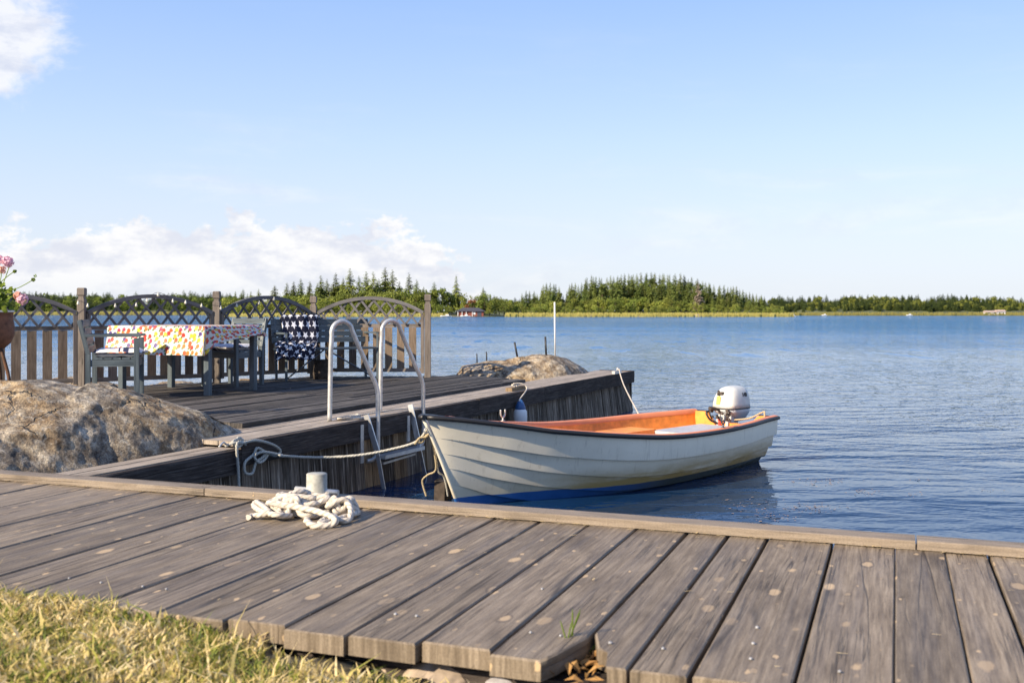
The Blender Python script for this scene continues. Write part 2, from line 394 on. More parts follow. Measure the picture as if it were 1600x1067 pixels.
def foliage(name, dark, light, yell=None, trans=.25, rnd=.35):
    m, t, b = newmat(name); oi = t.add('ShaderNodeObjectInfo').outputs['Random']; geo = t.add('ShaderNodeNewGeometry').outputs['Random Per Island']
    c = t.add('ShaderNodeTexCoord').outputs['Object']; n = t.noise(c, .45, 3, .6)
    k = t.math('ADD', t.math('MULTIPLY', geo, .5), t.math('MULTIPLY', n, .5))
    col = t.mix(k, dark, light)
    if yell: col = t.mix(t.math('MULTIPLY', oi, rnd * 1.6, clamp=True), col, yell)
    v = t.math('ADD', 1 - rnd, t.math('MULTIPLY', t.math('FRACT', t.math('MULTIPLY', oi, 7.3)), 2 * rnd))
    col = t.mix(1.0, col, t.add('ShaderNodeCombineColor', {0: v, 1: v, 2: v}).outputs[0], 'MULTIPLY')
    t.set(b, 'Base Color', col); b.inputs['Roughness'].default_value = .7; b.inputs['Specular IOR Level'].default_value = .25
    if trans:
        tr = t.add('ShaderNodeBsdfTranslucent', {0: col}); mx = t.add('ShaderNodeMixShader', {0: trans, 1: b.outputs[0], 2: tr.outputs[0]})
        t.set(t.n['Material Output'], 0, mx)
    return m
M['spruce'] = foliage('spruce_needles', (.032, .060, .016), (.18, .24, .055), (.24, .26, .06))
M['leaf'] = foliage('broad_leaves', (.07, .11, .018), (.29, .35, .065), (.34, .33, .07), .35)
M['pine'] = foliage('pine_needles', (.035, .065, .018), (.15, .20, .05), (.20, .21, .06))
M['russet'] = foliage('russet_leaves', (.12, .05, .02), (.30, .13, .05))
M['deadn'] = foliage('dead_needles', (.22, .17, .13), (.42, .34, .27), None, .1)
M['reed'] = foliage('reeds', (.28, .24, .06), (.52, .46, .14), None, .2)
M['bark'] = simple('bark', (.13, .09, .06), .9, 0, .35, 6, .5)
M['barkpale'] = simple('pale_bark', (.34, .29, .24), .9, 0, .3, 6, .5)
M['geran_leaf'] = foliage('geranium_leaves', (.09, .17, .02), (.38, .48, .08), None, .35)

def grass_mat():
    m, t, b = newmat('grass_blades'); geo = t.add('ShaderNodeNewGeometry'); r_ = geo.outputs['Random Per Island']
    p = geo.outputs['Position']; n = t.smooth(t.noise(p, 9, 4, .6), .35, .65)
    k = t.math('ADD', t.math('MULTIPLY', r_, .55), t.math('MULTIPLY', n, .38))
    col = t.ramp(k, [(.12, (.12, .17, .02)), (.30, (.30, .31, .05)), (.43, (.52, .42, .13)), (.60, (.70, .54, .25)), (.8, (.82, .70, .42))])
    t.set(b, 'Base Color', col); b.inputs['Roughness'].default_value = .7
    tr = t.add('ShaderNodeBsdfTranslucent', {0: col}); mx = t.add('ShaderNodeMixShader', {0: .3, 1: b.outputs[0], 2: tr.outputs[0]})
    t.set(t.n['Material Output'], 0, mx); return m
M['grass'] = grass_mat()
M['soil'] = simple('soil', (.16, .125, .06), .95, 0, .4, 14, .8)
M['farland'] = simple('far_land', (.10, .11, .035), .95, 0, .4, .2, 0)

def water_mat():
    m, t, b = newmat('lake_water'); p = t.add('ShaderNodeNewGeometry').outputs['Position']
    s = t.add('ShaderNodeSeparateXYZ', {0: p}); yy = s.outputs[1]
    calm = t.smooth(yy, 7.5, 20, .34, 1.0); big = t.smooth(yy, 6, 26, .95, 1.0)
    def height(q):
        n1 = t.noise(t.scale(q, (.45, .95, 1)), 1, 2, .5, .3)
        n2 = t.noise(t.scale(q, (1.9, 3.6, 1), (3, 1, 0)), 1, 3, .6, .4)
        n3 = t.noise(t.scale(q, (6.5, 10, 1), (7, 5, 0)), 1, 2, .6)
        h = t.math('ADD', t.math('MULTIPLY', t.math('MULTIPLY', n1, .17), big), t.math('MULTIPLY', t.math('MULTIPLY', n2, .105), calm))
        return t.math('ADD', h, t.math('MULTIPLY', t.math('MULTIPLY', n3, .030), calm))
    ep = .02; h0 = height(p); hx = height(t.vmath('ADD', p, (ep, 0, 0))); hy = height(t.vmath('ADD', p, (0, ep, 0)))
    n4 = t.noise(t.scale(p, (.02, .055, 1)), 1, 4, .55)
    wind = t.math('MULTIPLY', t.smooth(n4, .36, .62, .62, 1.15), t.smooth(yy, 20, 160, 1.0, 3.2))
    k = t.math('DIVIDE', wind, -ep)
    nx = t.math('MULTIPLY', t.math('MULTIPLY', t.math('SUBTRACT', hx, h0), k), t.smooth(yy, 22, 90, .42, 3.4))
    rawy = t.math('MULTIPLY', t.math('SUBTRACT', hy, h0), k)
    n5 = t.noise(t.scale(p, (.8, .17, 1)), 1, 4, .6, .5); patch = t.math('MULTIPLY', t.smooth(n5, .54, .68, 0, .17), t.smooth(yy, 18, 60)); ny_ = t.math('MINIMUM', t.math('SUBTRACT', t.math('MULTIPLY', rawy, t.math('ADD', t.math('MULTIPLY', t.math('ABSOLUTE', rawy), 1.6), t.smooth(yy, 9, 24, 1.0, .0))), t.math('ADD', t.smooth(yy, 34, 130, 0, .21), patch)), .020)
    nv = t.vmath('NORMALIZE', t.add('ShaderNodeCombineXYZ', {0: nx, 1: ny_, 2: 1.0}).outputs[0])
    t.set(b, 'Normal', nv)
    body = t.mix(t.smooth(yy, 10, 42), (.006, .026, .070), (.024, .125, .30))  # far water made bluer in the base colour in place of sky reflection
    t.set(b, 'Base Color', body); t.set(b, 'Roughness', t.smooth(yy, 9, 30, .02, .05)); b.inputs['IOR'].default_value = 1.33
    return m
M['water'] = water_mat()

def hull_mat():
    m, t, b = newmat('hull_gelcoat'); c = t.add('ShaderNodeTexCoord').outputs['Object']; s = t.add('ShaderNodeSeparateXYZ', {0: c})
    x, z = s.outputs[0], s.outputs[2]
    n = t.noise(c, 6, 5, .6); n2 = t.noise(t.scale(c, (1.2, 1.2, 9)), 1, 5, .65); n3 = t.noise(c, 60, 3, .6)
    base = t.mix(n, (.72, .655, .51), (.86, .79, .64))
    dirt = t.math('MULTIPLY', t.smooth(z, .34, .08), t.smooth(n2, .25, .6, .45, 1.25)); dirt = t.math('MULTIPLY', dirt, t.smooth(x, .6, 2.0, .3, 1.0), clamp=True)
    runs = t.smooth(t.noise(t.scale(c, (26, 26, 1.2)), 1, 4, .6), .56, .72, 0, .30); base = t.mix(runs, base, (.40, .34, .24))
    base = t.mix(dirt, base, (.38, .26, .09))
    chips = t.math('MULTIPLY', t.smooth(n3, .70, .73), .7); base = t.mix(chips, base, (.2, .18, .16))
    lz = t.math('ADD', t.math('ADD', z, t.math('MULTIPLY', t.math('SUBTRACT', n2, .5), .03)), t.math('MULTIPLY', t.smooth(x, .2, 4.6, 0, 1.0), .015))
    blue = t.mix(n, (.012, .07, .24), (.03, .13, .38)); blue = t.mix(t.smooth(x, 1.3, 2.6), blue, (.05, .06, .055))
    col = t.mix(t.smooth(lz, .092, .084), base, blue)
    t.set(b, 'Base Color', col); t.set(b, 'Roughness', t.smooth(n, .3, .7, .32, .5)); t.set(b, 'Normal', t.bump(n, .08, .01)); return m
M['hull'] = hull_mat()
M['orange'] = simple('orange_gelcoat', (.82, .29, .045), .55, 0, .24, 9, .05)
M['gunwale'] = simple('faded_orange_gunwale', (.70, .235, .10), .5, 0, .14, 5, .05)
M['pinkorange'] = simple('shaded_inner_shell', (.62, .15, .06), .5, 0, .15, 5, .05)
M['greyplate'] = simple('pale_grey_board', (.44, .44, .45), .55, 0, .12, 20)
M['cowl'] = simple('cowling_plastic', (.54, .54, .51), .42, 0, .12, 9, .03, coat=.1)
M['cowl2'] = simple('cowling_grey', (.42, .45, .48), .35, 0, .05, 5, .02)
M['engine'] = simple('engine_parts', (.07, .055, .045), .55, .3, .5, 40, .5)
M['red'] = simple('red_lever', (.55, .05, .03), .5)
M['yellow'] = simple('yellow_sticker', (.75, .68, .10), .5)
M['bluefender'] = simple('blue_rubber', (.03, .10, .25), .45)
M['terracotta'] = simple('brown_clay', (.20, .085, .045), .85, 0, .35, 18, .5)
M['petal'] = foliage('pink_petals', (.70, .36, .44), (.85, .62, .72), None, .3, .1)
M['petal2'] = foliage('salmon_petals', (.75, .35, .25), (.85, .55, .45), None, .3, .1)
M['stump'] = simple('dark_bark_wood', (.06, .045, .035), .9, 0, .4, 15, .6)

def stripe_mat():
    m, t, b = newmat('striped_cushion'); uv = t.add('ShaderNodeUVMap').outputs[0]; s = t.add('ShaderNodeSeparateXYZ', {0: uv})
    f = t.math('FRACT', t.math('MULTIPLY', s.outputs[0], 3.0)); k = t.math('MULTIPLY', t.smooth(f, .40, .43), t.smooth(f, .60, .57))
    k2 = t.math('MULTIPLY', t.smooth(f, .66, .68), t.smooth(f, .74, .72)); k = t.math('MAXIMUM', k, k2)
    t.set(b, 'Base Color', t.mix(k, (.68, .66, .68), (.03, .035, .09))); b.inputs['Roughness'].default_value = .9
    c = t.add('ShaderNodeTexCoord').outputs['Object']; t.set(b, 'Normal', t.bump(t.noise(c, 40, 3, .6), .3, .005)); return m
M['cushion'] = stripe_mat()

def fruit_mat():
    m, t, b = newmat('fruit_print_cloth'); uv = t.add('ShaderNodeUVMap').outputs[0]
    dn = t.noise(uv, 22, 2, .5, out=1); uvw = t.vmath('ADD', uv, t.vmath('MULTIPLY', t.vmath('SUBTRACT', dn, (.5, .5, .5)), (.018, .018, 0)))
    vo = t.add('ShaderNodeTexVoronoi', voronoi_dimensions='2D', ins={'Vector': uvw, 'Scale': 14.5, 'Randomness': .75})
    s = t.add('ShaderNodeSeparateColor', {0: vo.outputs['Color']})
    cc = t.ramp(s.outputs[0], [(0, (.60, .03, .015)), (.26, (.78, .18, .02)), (.44, (.80, .48, .03)), (.58, (.42, .03, .09)), (.66, (.74, .10, .02)), (.80, (.09, .04, .22)), (.88, (.74, .58, .04))], 'CONSTANT')
    sh = t.smooth(t.noise(uv, 60, 2, .5), .35, .6, .7, 1.1); cc = t.mix(1.0, cc, t.add('ShaderNodeCombineColor', {0: sh, 1: sh, 2: sh}).outputs[0], 'MULTIPLY')
    k = t.smooth(vo.outputs['Distance'], .38, .35)
    vo2 = t.add('ShaderNodeTexVoronoi', voronoi_dimensions='2D', ins={'Vector': t.vmath('ADD', uvw, (.022, .026, 0)), 'Scale': 14.5, 'Randomness': .75})
    k2 = t.smooth(vo2.outputs['Distance'], .20, .17)
    col = t.mix(k2, (.66, .64, .60), (.06, .16, .03)); col = t.mix(k, col, cc)
    # red gingham on the underside
    uvs = t.add('ShaderNodeSeparateXYZ', {0: t.scale(uv, (55, 55, 1))})
    a = t.math('GREATER_THAN', t.math('FRACT', uvs.outputs[0]), .5); bb = t.math('GREATER_THAN', t.math('FRACT', uvs.outputs[1]), .5)
    g = t.mix(t.math('MULTIPLY', t.math('ADD', a, bb), .5), (.60, .45, .45), (.40, .02, .03))
    bf = t.add('ShaderNodeNewGeometry').outputs['Backfacing']; col = t.mix(bf, col, g)
    t.set(b, 'Base Color', col); b.inputs['Roughness'].default_value = .45
    tr = t.add('ShaderNodeBsdfTranslucent', {0: col}); mx = t.add('ShaderNodeMixShader', {0: .15, 1: b.outputs[0], 2: tr.outputs[0]})
    t.set(t.n['Material Output'], 0, mx); return m
M['fruit'] = fruit_mat()

def star_mat():
    m, t, b = newmat('star_print_blanket'); uv = t.add('ShaderNodeUVMap').outputs[0]; s = t.add('ShaderNodeSeparateXYZ', {0: uv})
    k = 10.0; v = t.math('MULTIPLY', s.outputs[1], k); row = t.math('FLOOR', v)
    u = t.math('ADD', t.math('MULTIPLY', s.outputs[0], k), t.math('MULTIPLY', row, .5))
    fu = t.math('SUBTRACT', t.math('FRACT', u), .5); fv = t.math('SUBTRACT', t.math('FRACT', v), .5)
    r_ = t.math('SQRT', t.math('ADD', t.math('MULTIPLY', fu, fu), t.math('MULTIPLY', fv, fv)))
    th = t.math('ADD', t.math('ARCTAN2', fu, fv), 20 * math.pi / 5)
    a = t.math('DIVIDE', t.math('MODULO', th, 2 * math.pi / 5), math.pi / 5)       # 0..2
    a = t.math('ABSOLUTE', t.math('SUBTRACT', a, 1.0))                              # 1 at tip, 0 between
    inv = t.math('ADD', 1 / .19, t.math('MULTIPLY', a, 1 / .44 - 1 / .19))
    rb = t.math('DIVIDE', 1.0, inv)
    kk = t.smooth(t.math('SUBTRACT', rb, r_), -.01, .01)
    t.set(b, 'Base Color', t.mix(kk, (.008, .009, .028), (.72, .72, .75))); b.inputs['Roughness'].default_value = .95
    c = t.add('ShaderNodeTexCoord').outputs['Object']; t.set(b, 'Normal', t.bump(t.noise(c, 60, 3, .6), .4, .004)); return m
M['stars'] = star_mat()

# ================================================================== SETTING: ground, water
d1 = Vector((.9362, -.3511, 0)); pdir = Vector((.3511, .9362, 0))      # near jetty: along its edge, along its planks
ZN = .87; O = Vector((1.617, 3.233, 0))
def J(a, b_, z=ZN): v = O + d1 * a + pdir * b_; v.z = z; return v
def toJ(x, y): v = Vector((x, y, 0)) - O; return v.dot(d1), v.dot(pdir)
e = Vector((.4035, .9150, 0)); nrm = Vector((.9150, -.4035, 0))        # far quay: along its edge, outwards to the water
E0 = Vector((-2.12, 7.88, 0))
def Q(t_, d_, z): v = E0 + e * t_ + nrm * d_; v.z = z; return v
def Qpx(px, d_, z):
    k = (px - HX) / F; c = nrm.dot(E0) + d_; Y = c / (nrm.x * k + nrm.y); return Vector((k * Y, Y, z))

def lawn_z(x, y):
    a, b_ = toJ(x, y)
    z = np.interp(a, [-3.2, -2.5, -2.1, -1.65, -1.2, -.6, 3], [.868, .862, .848, .805, .762, .74, .74])
    z += .012 * noise.noise(Vector((x * 3, y * 3, 0)))
    return float(z)
def ground_z(x, y):
    a, b_ = toJ(x, y)
    wq = (Vector((x, y, 0)) - E0).dot(nrm); tq = (Vector((x, y, 0)) - E0).dot(e)
    if b_ < -1.38: return lawn_z(x, y)
    z = -1.8
    if b_ < .2: z = lawn_z(x, y) - .25 - (b_ + 1.38) * 1.3
    if wq < -.35:                       # shore under and behind the quay
        zs = .42 - max(0, tq - 3) * .16 - max(0, abs(tq) - 9) * .1
        z = max(z, min(zs, .42 - max(0, tq - 2.5) * .14))
    return max(z, -1.8)
xs = np.unique(np.concatenate([[-9000, -2000, -400, -100, -40, -20], np.arange(-12, -3, .5), np.arange(-3, 3, .08), np.arange(3, 8, .5), [12, 20, 40, 100, 400, 2000, 9000]]))
ys = np.unique(np.concatenate([[-300, -50, -10, -3, 0], np.arange(.5, 4, .08), np.arange(4, 22, .4), [30, 60, 150, 400, 1000, 3000, 14000]]))
mb = MB()
for x in xs:
    for y in ys: mb.v.append(Vector((x, y, ground_z(x, y) if abs(x) < 50 and y < 28 else -1.8)))
ny = len(ys)
for i in range(len(xs) - 1):
    for j in range(ny - 1):
        a = i * ny + j; mb.face((a, a + ny, a + ny + 1, a + 1), None, 0, True)
setp(mb.build('ground', M['soil']), kind='structure')
mb = MB()
for (x0, x1) in ((-9000, 9000),):
    mb.v += [Vector((-9000, 2.6, 0)), Vector((9000, 2.6, 0)), Vector((9000, 14000, 0)), Vector((-9000, 14000, 0))]
    mb.face((0, 1, 2, 3))
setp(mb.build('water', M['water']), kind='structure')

# grass blades
def build_grass():
    N = 52000; V = np.zeros((N * 5, 3), np.float32); cnt = 0
    a_ = np.random.uniform(-3.6, .2, N * 2); bb = -1.40 - np.random.uniform(0, 1, N * 2) ** 1.1 * 1.25
    keep = []
    for a, b_ in zip(a_, bb):
        if a > -1.5 and b_ < -1.75: continue
        nz = noise.noise(Vector((a * 2.3, b_ * 2.3, 5)))
        if a > -1.4 and random.random() < .72 + nz * .3: continue
        if b_ > -1.44 + .07 * nz + .03 * noise.noise(Vector((a * 9, 0, 7))): continue
        keep.append((a, b_))
        if len(keep) >= N: break
    vs = []; fs = []
    for (a, b_) in keep:
        p = J(a, b_ + (.05 * noise.noise(Vector((a * 4, 0, 1))) if a < -2.2 else 0)); z = lawn_z(p.x, p.y)
        nz2 = noise.noise(Vector((a * 7, b_ * 7, 33)))
        h = random.uniform(.008, .036) * (1 + .5 * noise.noise(Vector((a * 5, b_ * 5, 9))))
        if nz2 < -.28 and random.random() < .75: continue
        if random.random() < .02: h *= 2.4
        wd = random.choice([.0012, .002, .003, .0048]); th = random.uniform(0, 2 * math.pi); lean = random.uniform(.2, 2.0) * h; la = random.uniform(0, 2 * math.pi)
        dx, dy = math.cos(th) * wd, math.sin(th) * wd; lx, ly = math.cos(la) * lean, math.sin(la) * lean
        k = len(vs)
        vs += [(p.x - dx, p.y - dy, z - .006), (p.x + dx, p.y + dy, z - .006), (p.x + lx * .35 + dx * .8, p.y + ly * .35 + dy * .8, z + h * .6),
               (p.x + lx * .35 - dx * .8, p.y + ly * .35 - dy * .8, z + h * .6), (p.x + lx, p.y + ly, z + h)]
        fs += [(k, k + 1, k + 2, k + 3), (k + 3, k + 2, k + 4)]
    me = bpy.data.meshes.new('grass'); me.from_pydata(vs, [], fs); me.materials.append(M['grass']); me.update()
    o = link('grass', me); setp(o, 'dry yellow-green lawn grass along the planks at lower left', 'grass', kind='stuff')
build_grass()

# ================================================================== NEAR JETTY
jetty = empty('wooden_jetty', J(0, -.7, .6), 'grey weathered plank jetty across the foreground with a low edge board', 'jetty')
hn = .78
gaps = [1.35, 1.15, .95, .76, .57, .384, .205, -.005, -.273, -.565, -.75, -.94, -1.19, -1.44, -1.70, -1.94, -2.18, -2.46, -2.72, -3.1, -3.4, -3.79, -4.17, -4.58, -4.9, -5.2, -5.5, -5.85, -6.2, -6.5, -6.8, -7.1, -7.4]
ga = [(q * hn - .4046) / 1.0676 for q in gaps]
mb = MB()
for i in range(len(ga) - 1):
    g = random.choice([.003, .004, .005, .007]); a1, a0 = ga[i] - g, ga[i + 1] + random.choice([.002, .003, .005])
    if abs(gaps[i] + .005) < .01: a1 = ga[i] - .001
    if abs(gaps[i + 1] + .005) < .01: a0 = ga[i + 1] + .002
    bo = -1.416 + random.uniform(-.014, .010); zt = ZN + random.uniform(-.002, .002); th = .048
    sk = random.uniform(-.004, .004)
    hole = (i == 10)
    ou, ov = random.uniform(0, 50), random.uniform(0, 50)
    if hole: poly = [(a0 + .09, bo), (a1, bo), (a1 + sk, .11), (a0 + sk, .11), (a0, bo + .22), (a0 + .035, bo + .12), (a0 + .07, bo + .09)]
    elif i == 11: poly = [(a0, bo), (a1 - .05, bo), (a1 - .03, bo + .06), (a1, bo + .2), (a1 + sk, .11), (a0 + sk, .11)]
    else: poly = [(a0, bo), (a1, bo), (a1 + sk, .11), (a0 + sk, .11)]
    n = len(poly); b0 = len(mb.v); c_ = .004
    cx = sum(p[0] for p in poly) / n
    for (z, ins) in ((zt - th, 0), (zt - c_, 0), (zt, c_)):
        for (a, b_) in poly:
            aa = a + (ins if a < cx else -ins); b2 = b_ + (ins if b_ < -.6 else -ins); mb.v.append(J(aa, b2, z + random.uniform(-.0008, .0008)))
    for lay in range(2):
        for k in range(n):
            k2 = (k + 1) % n; q0, q1 = poly[k], poly[k2]
            zl = [zt - th, zt - c_, zt]
            if abs(q1[0] - q0[0]) > abs(q1[1] - q0[1]):   # end grain
                uvq = [(ou + zl[lay], ov + q0[0]), (ou + zl[lay], ov + q1[0]), (ou + zl[lay + 1], ov + q1[0]), (ou + zl[lay + 1], ov + q0[0])]
            else: uvq = [(ou + q0[1], ov + zl[lay]), (ou + q1[1], ov + zl[lay]), (ou + q1[1], ov + zl[lay + 1]), (ou + q0[1], ov + zl[lay + 1])]
            mb.face((b0 + lay * n + k, b0 + lay * n + k2, b0 + (lay + 1) * n + k2, b0 + (lay + 1) * n + k), uvq)
    mb.face([b0 + 2 * n + k for k in range(n)], [(ou + p[1], ov + p[0]) for p in poly])
    mb.face([b0 + k for k in range(n)][::-1], [(ou + p[1], ov + p[0]) for p in poly][::-1])
mb.build('deck_boards', M['deck_near'], jetty)
mb = MB()
for (a0, a1) in ((-6.2, -3.12), (-3.115, -.32), (-.315, 1.5)):
    mb.obox(J(a0, 0, ZN + .003), d1, pdir, (0, 0, 1), a1 - a0, .095, .030, ch=.003, jit=.001)
mb.build('edge_board', M['beam_near'], jetty)
mb = MB()
mb.obox(J(-6.2, .05, ZN - .26), d1, pdir, (0, 0, 1), 7.7, .05, .2)
for b_ in (-.75, -.1, -1.3): mb.obox(J(-6.2, b_ - .05, ZN - .18), d1, pdir, (0, 0, 1), 7.7, .09, .11)
mb.obox(J(-6.2, -1.33, ZN - .24), d1, pdir, (0, 0, 1), 7.7, 1.38, .03)  # unseen dark sheet added below the planks to keep the gaps dark
mb.build('bearers_and_gap_sheet', M['tar'], jetty)
for (px, py) in [(847, 921), (618, 960), (651, 963), (829, 989), (876, 994), (953, 1005), (1177, 1006), (1173, 1030), (1312, 1050), (108, 904), (223, 917), (260, 921), (954, 1005), (158, 911), (1183, 981), (1036, 1014)]:
    p = P(px, py, ZN + .001); q = random.uniform(.0032, .0046)
    MB().lathe(p, [(q, 0), (q, .003), (q * .6, .005), (0, .0055)], 12).build('bolt_head', M['bolt'], jetty)
# stone foundation below the plank ends
def rocky(name, lumps, mat, vox=.03, amp=.03, freq=4.0, label=None, cat=None, group=None, parent=None, seed=0, smooth=3, coarse=0.0, fac=.05):
    bm = bmesh.new()
    for (c, r, rz) in lumps:
        m4 = Matrix.Translation(Vector(c)) @ Matrix.Rotation(R(rz), 4, 'Z') @ Matrix.Diagonal((*r, 1))
        bmesh.ops.create_icosphere(bm, subdivisions=4, radius=1, matrix=m4)
    me = bpy.data.meshes.new(name); bm.to_mesh(me); bm.free(); o = bpy.data.objects.new('tmp', me); COL.objects.link(o)
    md = o.modifiers.new('r', 'REMESH'); md.mode = 'VOXEL'; md.voxel_size = vox
    sm = o.modifiers.new('s', 'SMOOTH'); sm.iterations = smooth
    if coarse:
        md.voxel_size = coarse; sm.iterations = 0
        dg = bpy.context.evaluated_depsgraph_get(); mc = bpy.data.meshes.new_from_object(o.evaluated_get(dg)); rnd = random.Random(seed)
        for v in mc.vertices: v.co += Vector((rnd.uniform(-1, 1), rnd.uniform(-1, 1), rnd.uniform(-.7, .7))) * fac
        bm = bmesh.new(); bm.from_mesh(mc); bmesh.ops.triangulate(bm, faces=bm.faces[:]); bm.to_mesh(mc); bm.free()
        o.modifiers.clear(); o.data = mc
        ss = o.modifiers.new('ss', 'SUBSURF'); ss.subdivision_type = 'SIMPLE'; ss.levels = ss.render_levels = 4
        s2 = o.modifiers.new('s2', 'SMOOTH'); s2.iterations = smooth
    dg = bpy.context.evaluated_depsgraph_get(); me2 = bpy.data.meshes.new_from_object(o.evaluated_get(dg))
    bpy.data.objects.remove(o)
    n = len(me2.vertices); co = np.zeros(n * 3); no = np.zeros(n * 3); me2.vertices.foreach_get('co', co); me2.vertex_normals.foreach_get('vector', no)
    co = co.reshape(-1, 3); no = no.reshape(-1, 3)
    for i in range(n):
        v = Vector(co[i]) + Vector((seed * 3.7, 0, 0)); 
        wv = v + Vector((noise.noise(v * 2.1), noise.noise(v * 2.1 + Vector((9, 0, 0))), noise.noise(v * 2.1 + Vector((0, 9, 0))))) * .28
        vd, vp = noise.voronoi(Vector((wv.x * freq * .42, wv.y * freq * .42, wv.z * freq * .62)))
        crack = max(0.0, 1 - (vd[1] - vd[0]) / .10); cellv = noise.noise(Vector(vp[0]) * 7.7)
        big = noise.fractal(v * freq * .35, 1.0, 2.0, 3); rid = noise.ridged_multi_fractal(wv * freq * 1.1, .9, 2.1, 4, 1.0, 2.0)
        fine = noise.fractal(v * freq * 3.2, .8, 2.1, 5)
        dd = amp * (.9 * big + .40 * cellv - .35 * crack - .30 * (rid - 1.0) + .42 * fine)
        co[i] += no[i] * dd
    me2.vertices.foreach_set('co', co.reshape(-1)); me2.materials.clear(); me2.materials.append(mat)
    me2.polygons.foreach_set('use_smooth', [True] * len(me2.polygons)); me2.update(); me2.name = name
    o = link(name, me2, parent); 
    if parent is None:
        zmin = co[:, 2].min(); origin_to(o, (float(co[:, 0].mean()), float(co[:, 1].mean()), float(zmin)))
    return setp(o, label, cat, group)
M['graniteblock'] = simple('pale_stone', (.42, .33, .25), .9, 0, .3, 22, .8)
for k, (px, py, s_) in enumerate([(370, 1003, .055), (455, 1003, .07), (560, 1030, .09), (690, 1060, .10), (805, 1068, .08), (500, 1015, .06), (625, 1043, .07)]):
    p = P(px, py, .77)
    rocky('stone', [((p.x, p.y + .02, .765), (s_ * 1.0, s_ * .55, s_ * .42), random.uniform(-30, 30))], M['graniteblock'] if k not in (0, 4) else M['steel'] and simple('grey_stone', (.42, .40, .42), .9, 0, .3, 22, .8),
          .008, .006, 14, ['small pale grey stone in the grass beside the plank ends', 'buff stone in the grass left of the first bare plank end', 'buff stone under the plank end at lower centre left', 'flat buff stone under the wide plank end', 'pale grey rounded stone at the bottom edge under the planks', 'small buff stone partly under the planks by the grass', 'reddish buff stone under the plank ends right of the grass'][k], 'stone', 'stones along the jetty front', seed=k)
m = MB()
for k in range(260):
    a = random.uniform(-4.5, 1.1); b_ = -abs(random.gauss(0, .012)) - .003 if k < 190 else random.uniform(-1.4, 0)
    l = random.uniform(.004, .018) * (1 if k < 190 else .8); th = random.gauss(0, .5); c = J(a + .05 * math.sin(k), b_, ZN + .0055); dv = d1 * math.cos(th) + pdir * math.sin(th); sv = dv.cross(Vector((0, 0, 1))) * random.uniform(.0008, .0025); b0 = len(m.v)
    z_ = Vector((0, 0, random.uniform(0, .003))); m.v += [c - dv * l - sv, c + dv * l - sv * .5 + z_, c + dv * l + sv * .5 + z_, c - dv * l + sv]; m.face((b0, b0 + 1, b0 + 2, b0 + 3))
M['straw'] = simple('straw', (.62, .47, .24), .8, 0, .3, 30)
setp(m.build('straw_litter', M['straw']), 'scraps of yellow straw gathered on the planks along the edge board', 'litter', kind='stuff')
for (px, py, s_, mt, lab) in ((441, 1012, .030, 'russetleaf', 'dry orange fallen leaf in the grass below the plank ends'), (488, 1000, .026, 'paleleaf', 'pale green fallen leaf at the edge of the grass by the planks'), (250, 985, .020, 'russetleaf', 'small brown leaf lying in the lawn at lower left')):
    p = P(px, py, .80); a = random.uniform(0, 6.28); m = MB()
    def lf(u, v, p=p, s_=s_, a=a):
        x = (u - .5) * 2; w_ = math.sin(math.pi * min(1, u * 1.02)) ** .8 * .45; y = (v - .5) * 2 * w_; return p + Vector((math.cos(a) * x - math.sin(a) * y, math.sin(a) * x + math.cos(a) * y, .5 + .35 * x * x + .5 * y * y)) * s_
    m.grid(lf, 8, 4)
    if mt not in M: M[mt] = foliage(mt, (.30, .11, .03), (.55, .24, .07)) if mt[0] == 'r' else foliage(mt, (.40, .42, .12), (.62, .62, .25))
    setp(origin_to(m.build('fallen_leaf', M[mt]), p), lab, 'leaf')
# debris and weeds in the rotten gap
mb = MB()
for k in range(70):
    p = P(random.gauss(905, 22), random.gauss(1030, 18), .82); l = random.uniform(.02, .06); th = random.uniform(0, 6.28)
    q = p + Vector((math.cos(th) * l, math.sin(th) * l * .6, random.uniform(0, .03))); mid = (p + q) / 2 + Vector((0, 0, random.uniform(0, .012))); wd = random.uniform(.004, .010)
    s_ = Vector((-math.sin(th), math.cos(th), random.uniform(-.5, .5))) * wd; b0 = len(mb.v)
    mb.v += [p, mid + s_, q, mid - s_]; mb.face((b0, b0 + 1, b0 + 2, b0 + 3))
M['debris'] = foliage('dry_leaves', (.16, .07, .02), (.45, .26, .09), None, .2)
setp(mb.build('dry_leaves', M['debris']), 'dry orange brown leaf litter in the rotten gap between planks', 'leaf litter', kind='stuff')
for (px, py, lab) in ((898, 1040, 'thin green weed growing through the rotten plank gap'), (415, 965, 'single tall grass stalk standing in the lawn by the planks')):
    p = P(px, py, .80); mb = MB()
    for k in range(9 if px > 500 else 5):
        th = random.uniform(0, 6.28); h = random.uniform(.05, .15) * (1 if px > 500 else .6)
        q = p + Vector((random.uniform(-.03, .03), random.uniform(-.02, .02), 0))
        mb.tube(ctr([q, q + Vector((math.cos(th) * .01, 0, h * .5)), q + Vector((math.cos(th) * .035, math.sin(th) * .02, h))], 4), [.0022] * 4 + [.0018] * 4 + [.0006], 4)
    setp(origin_to(mb.build('weed', M['geran_leaf']), p), lab, 'weed')

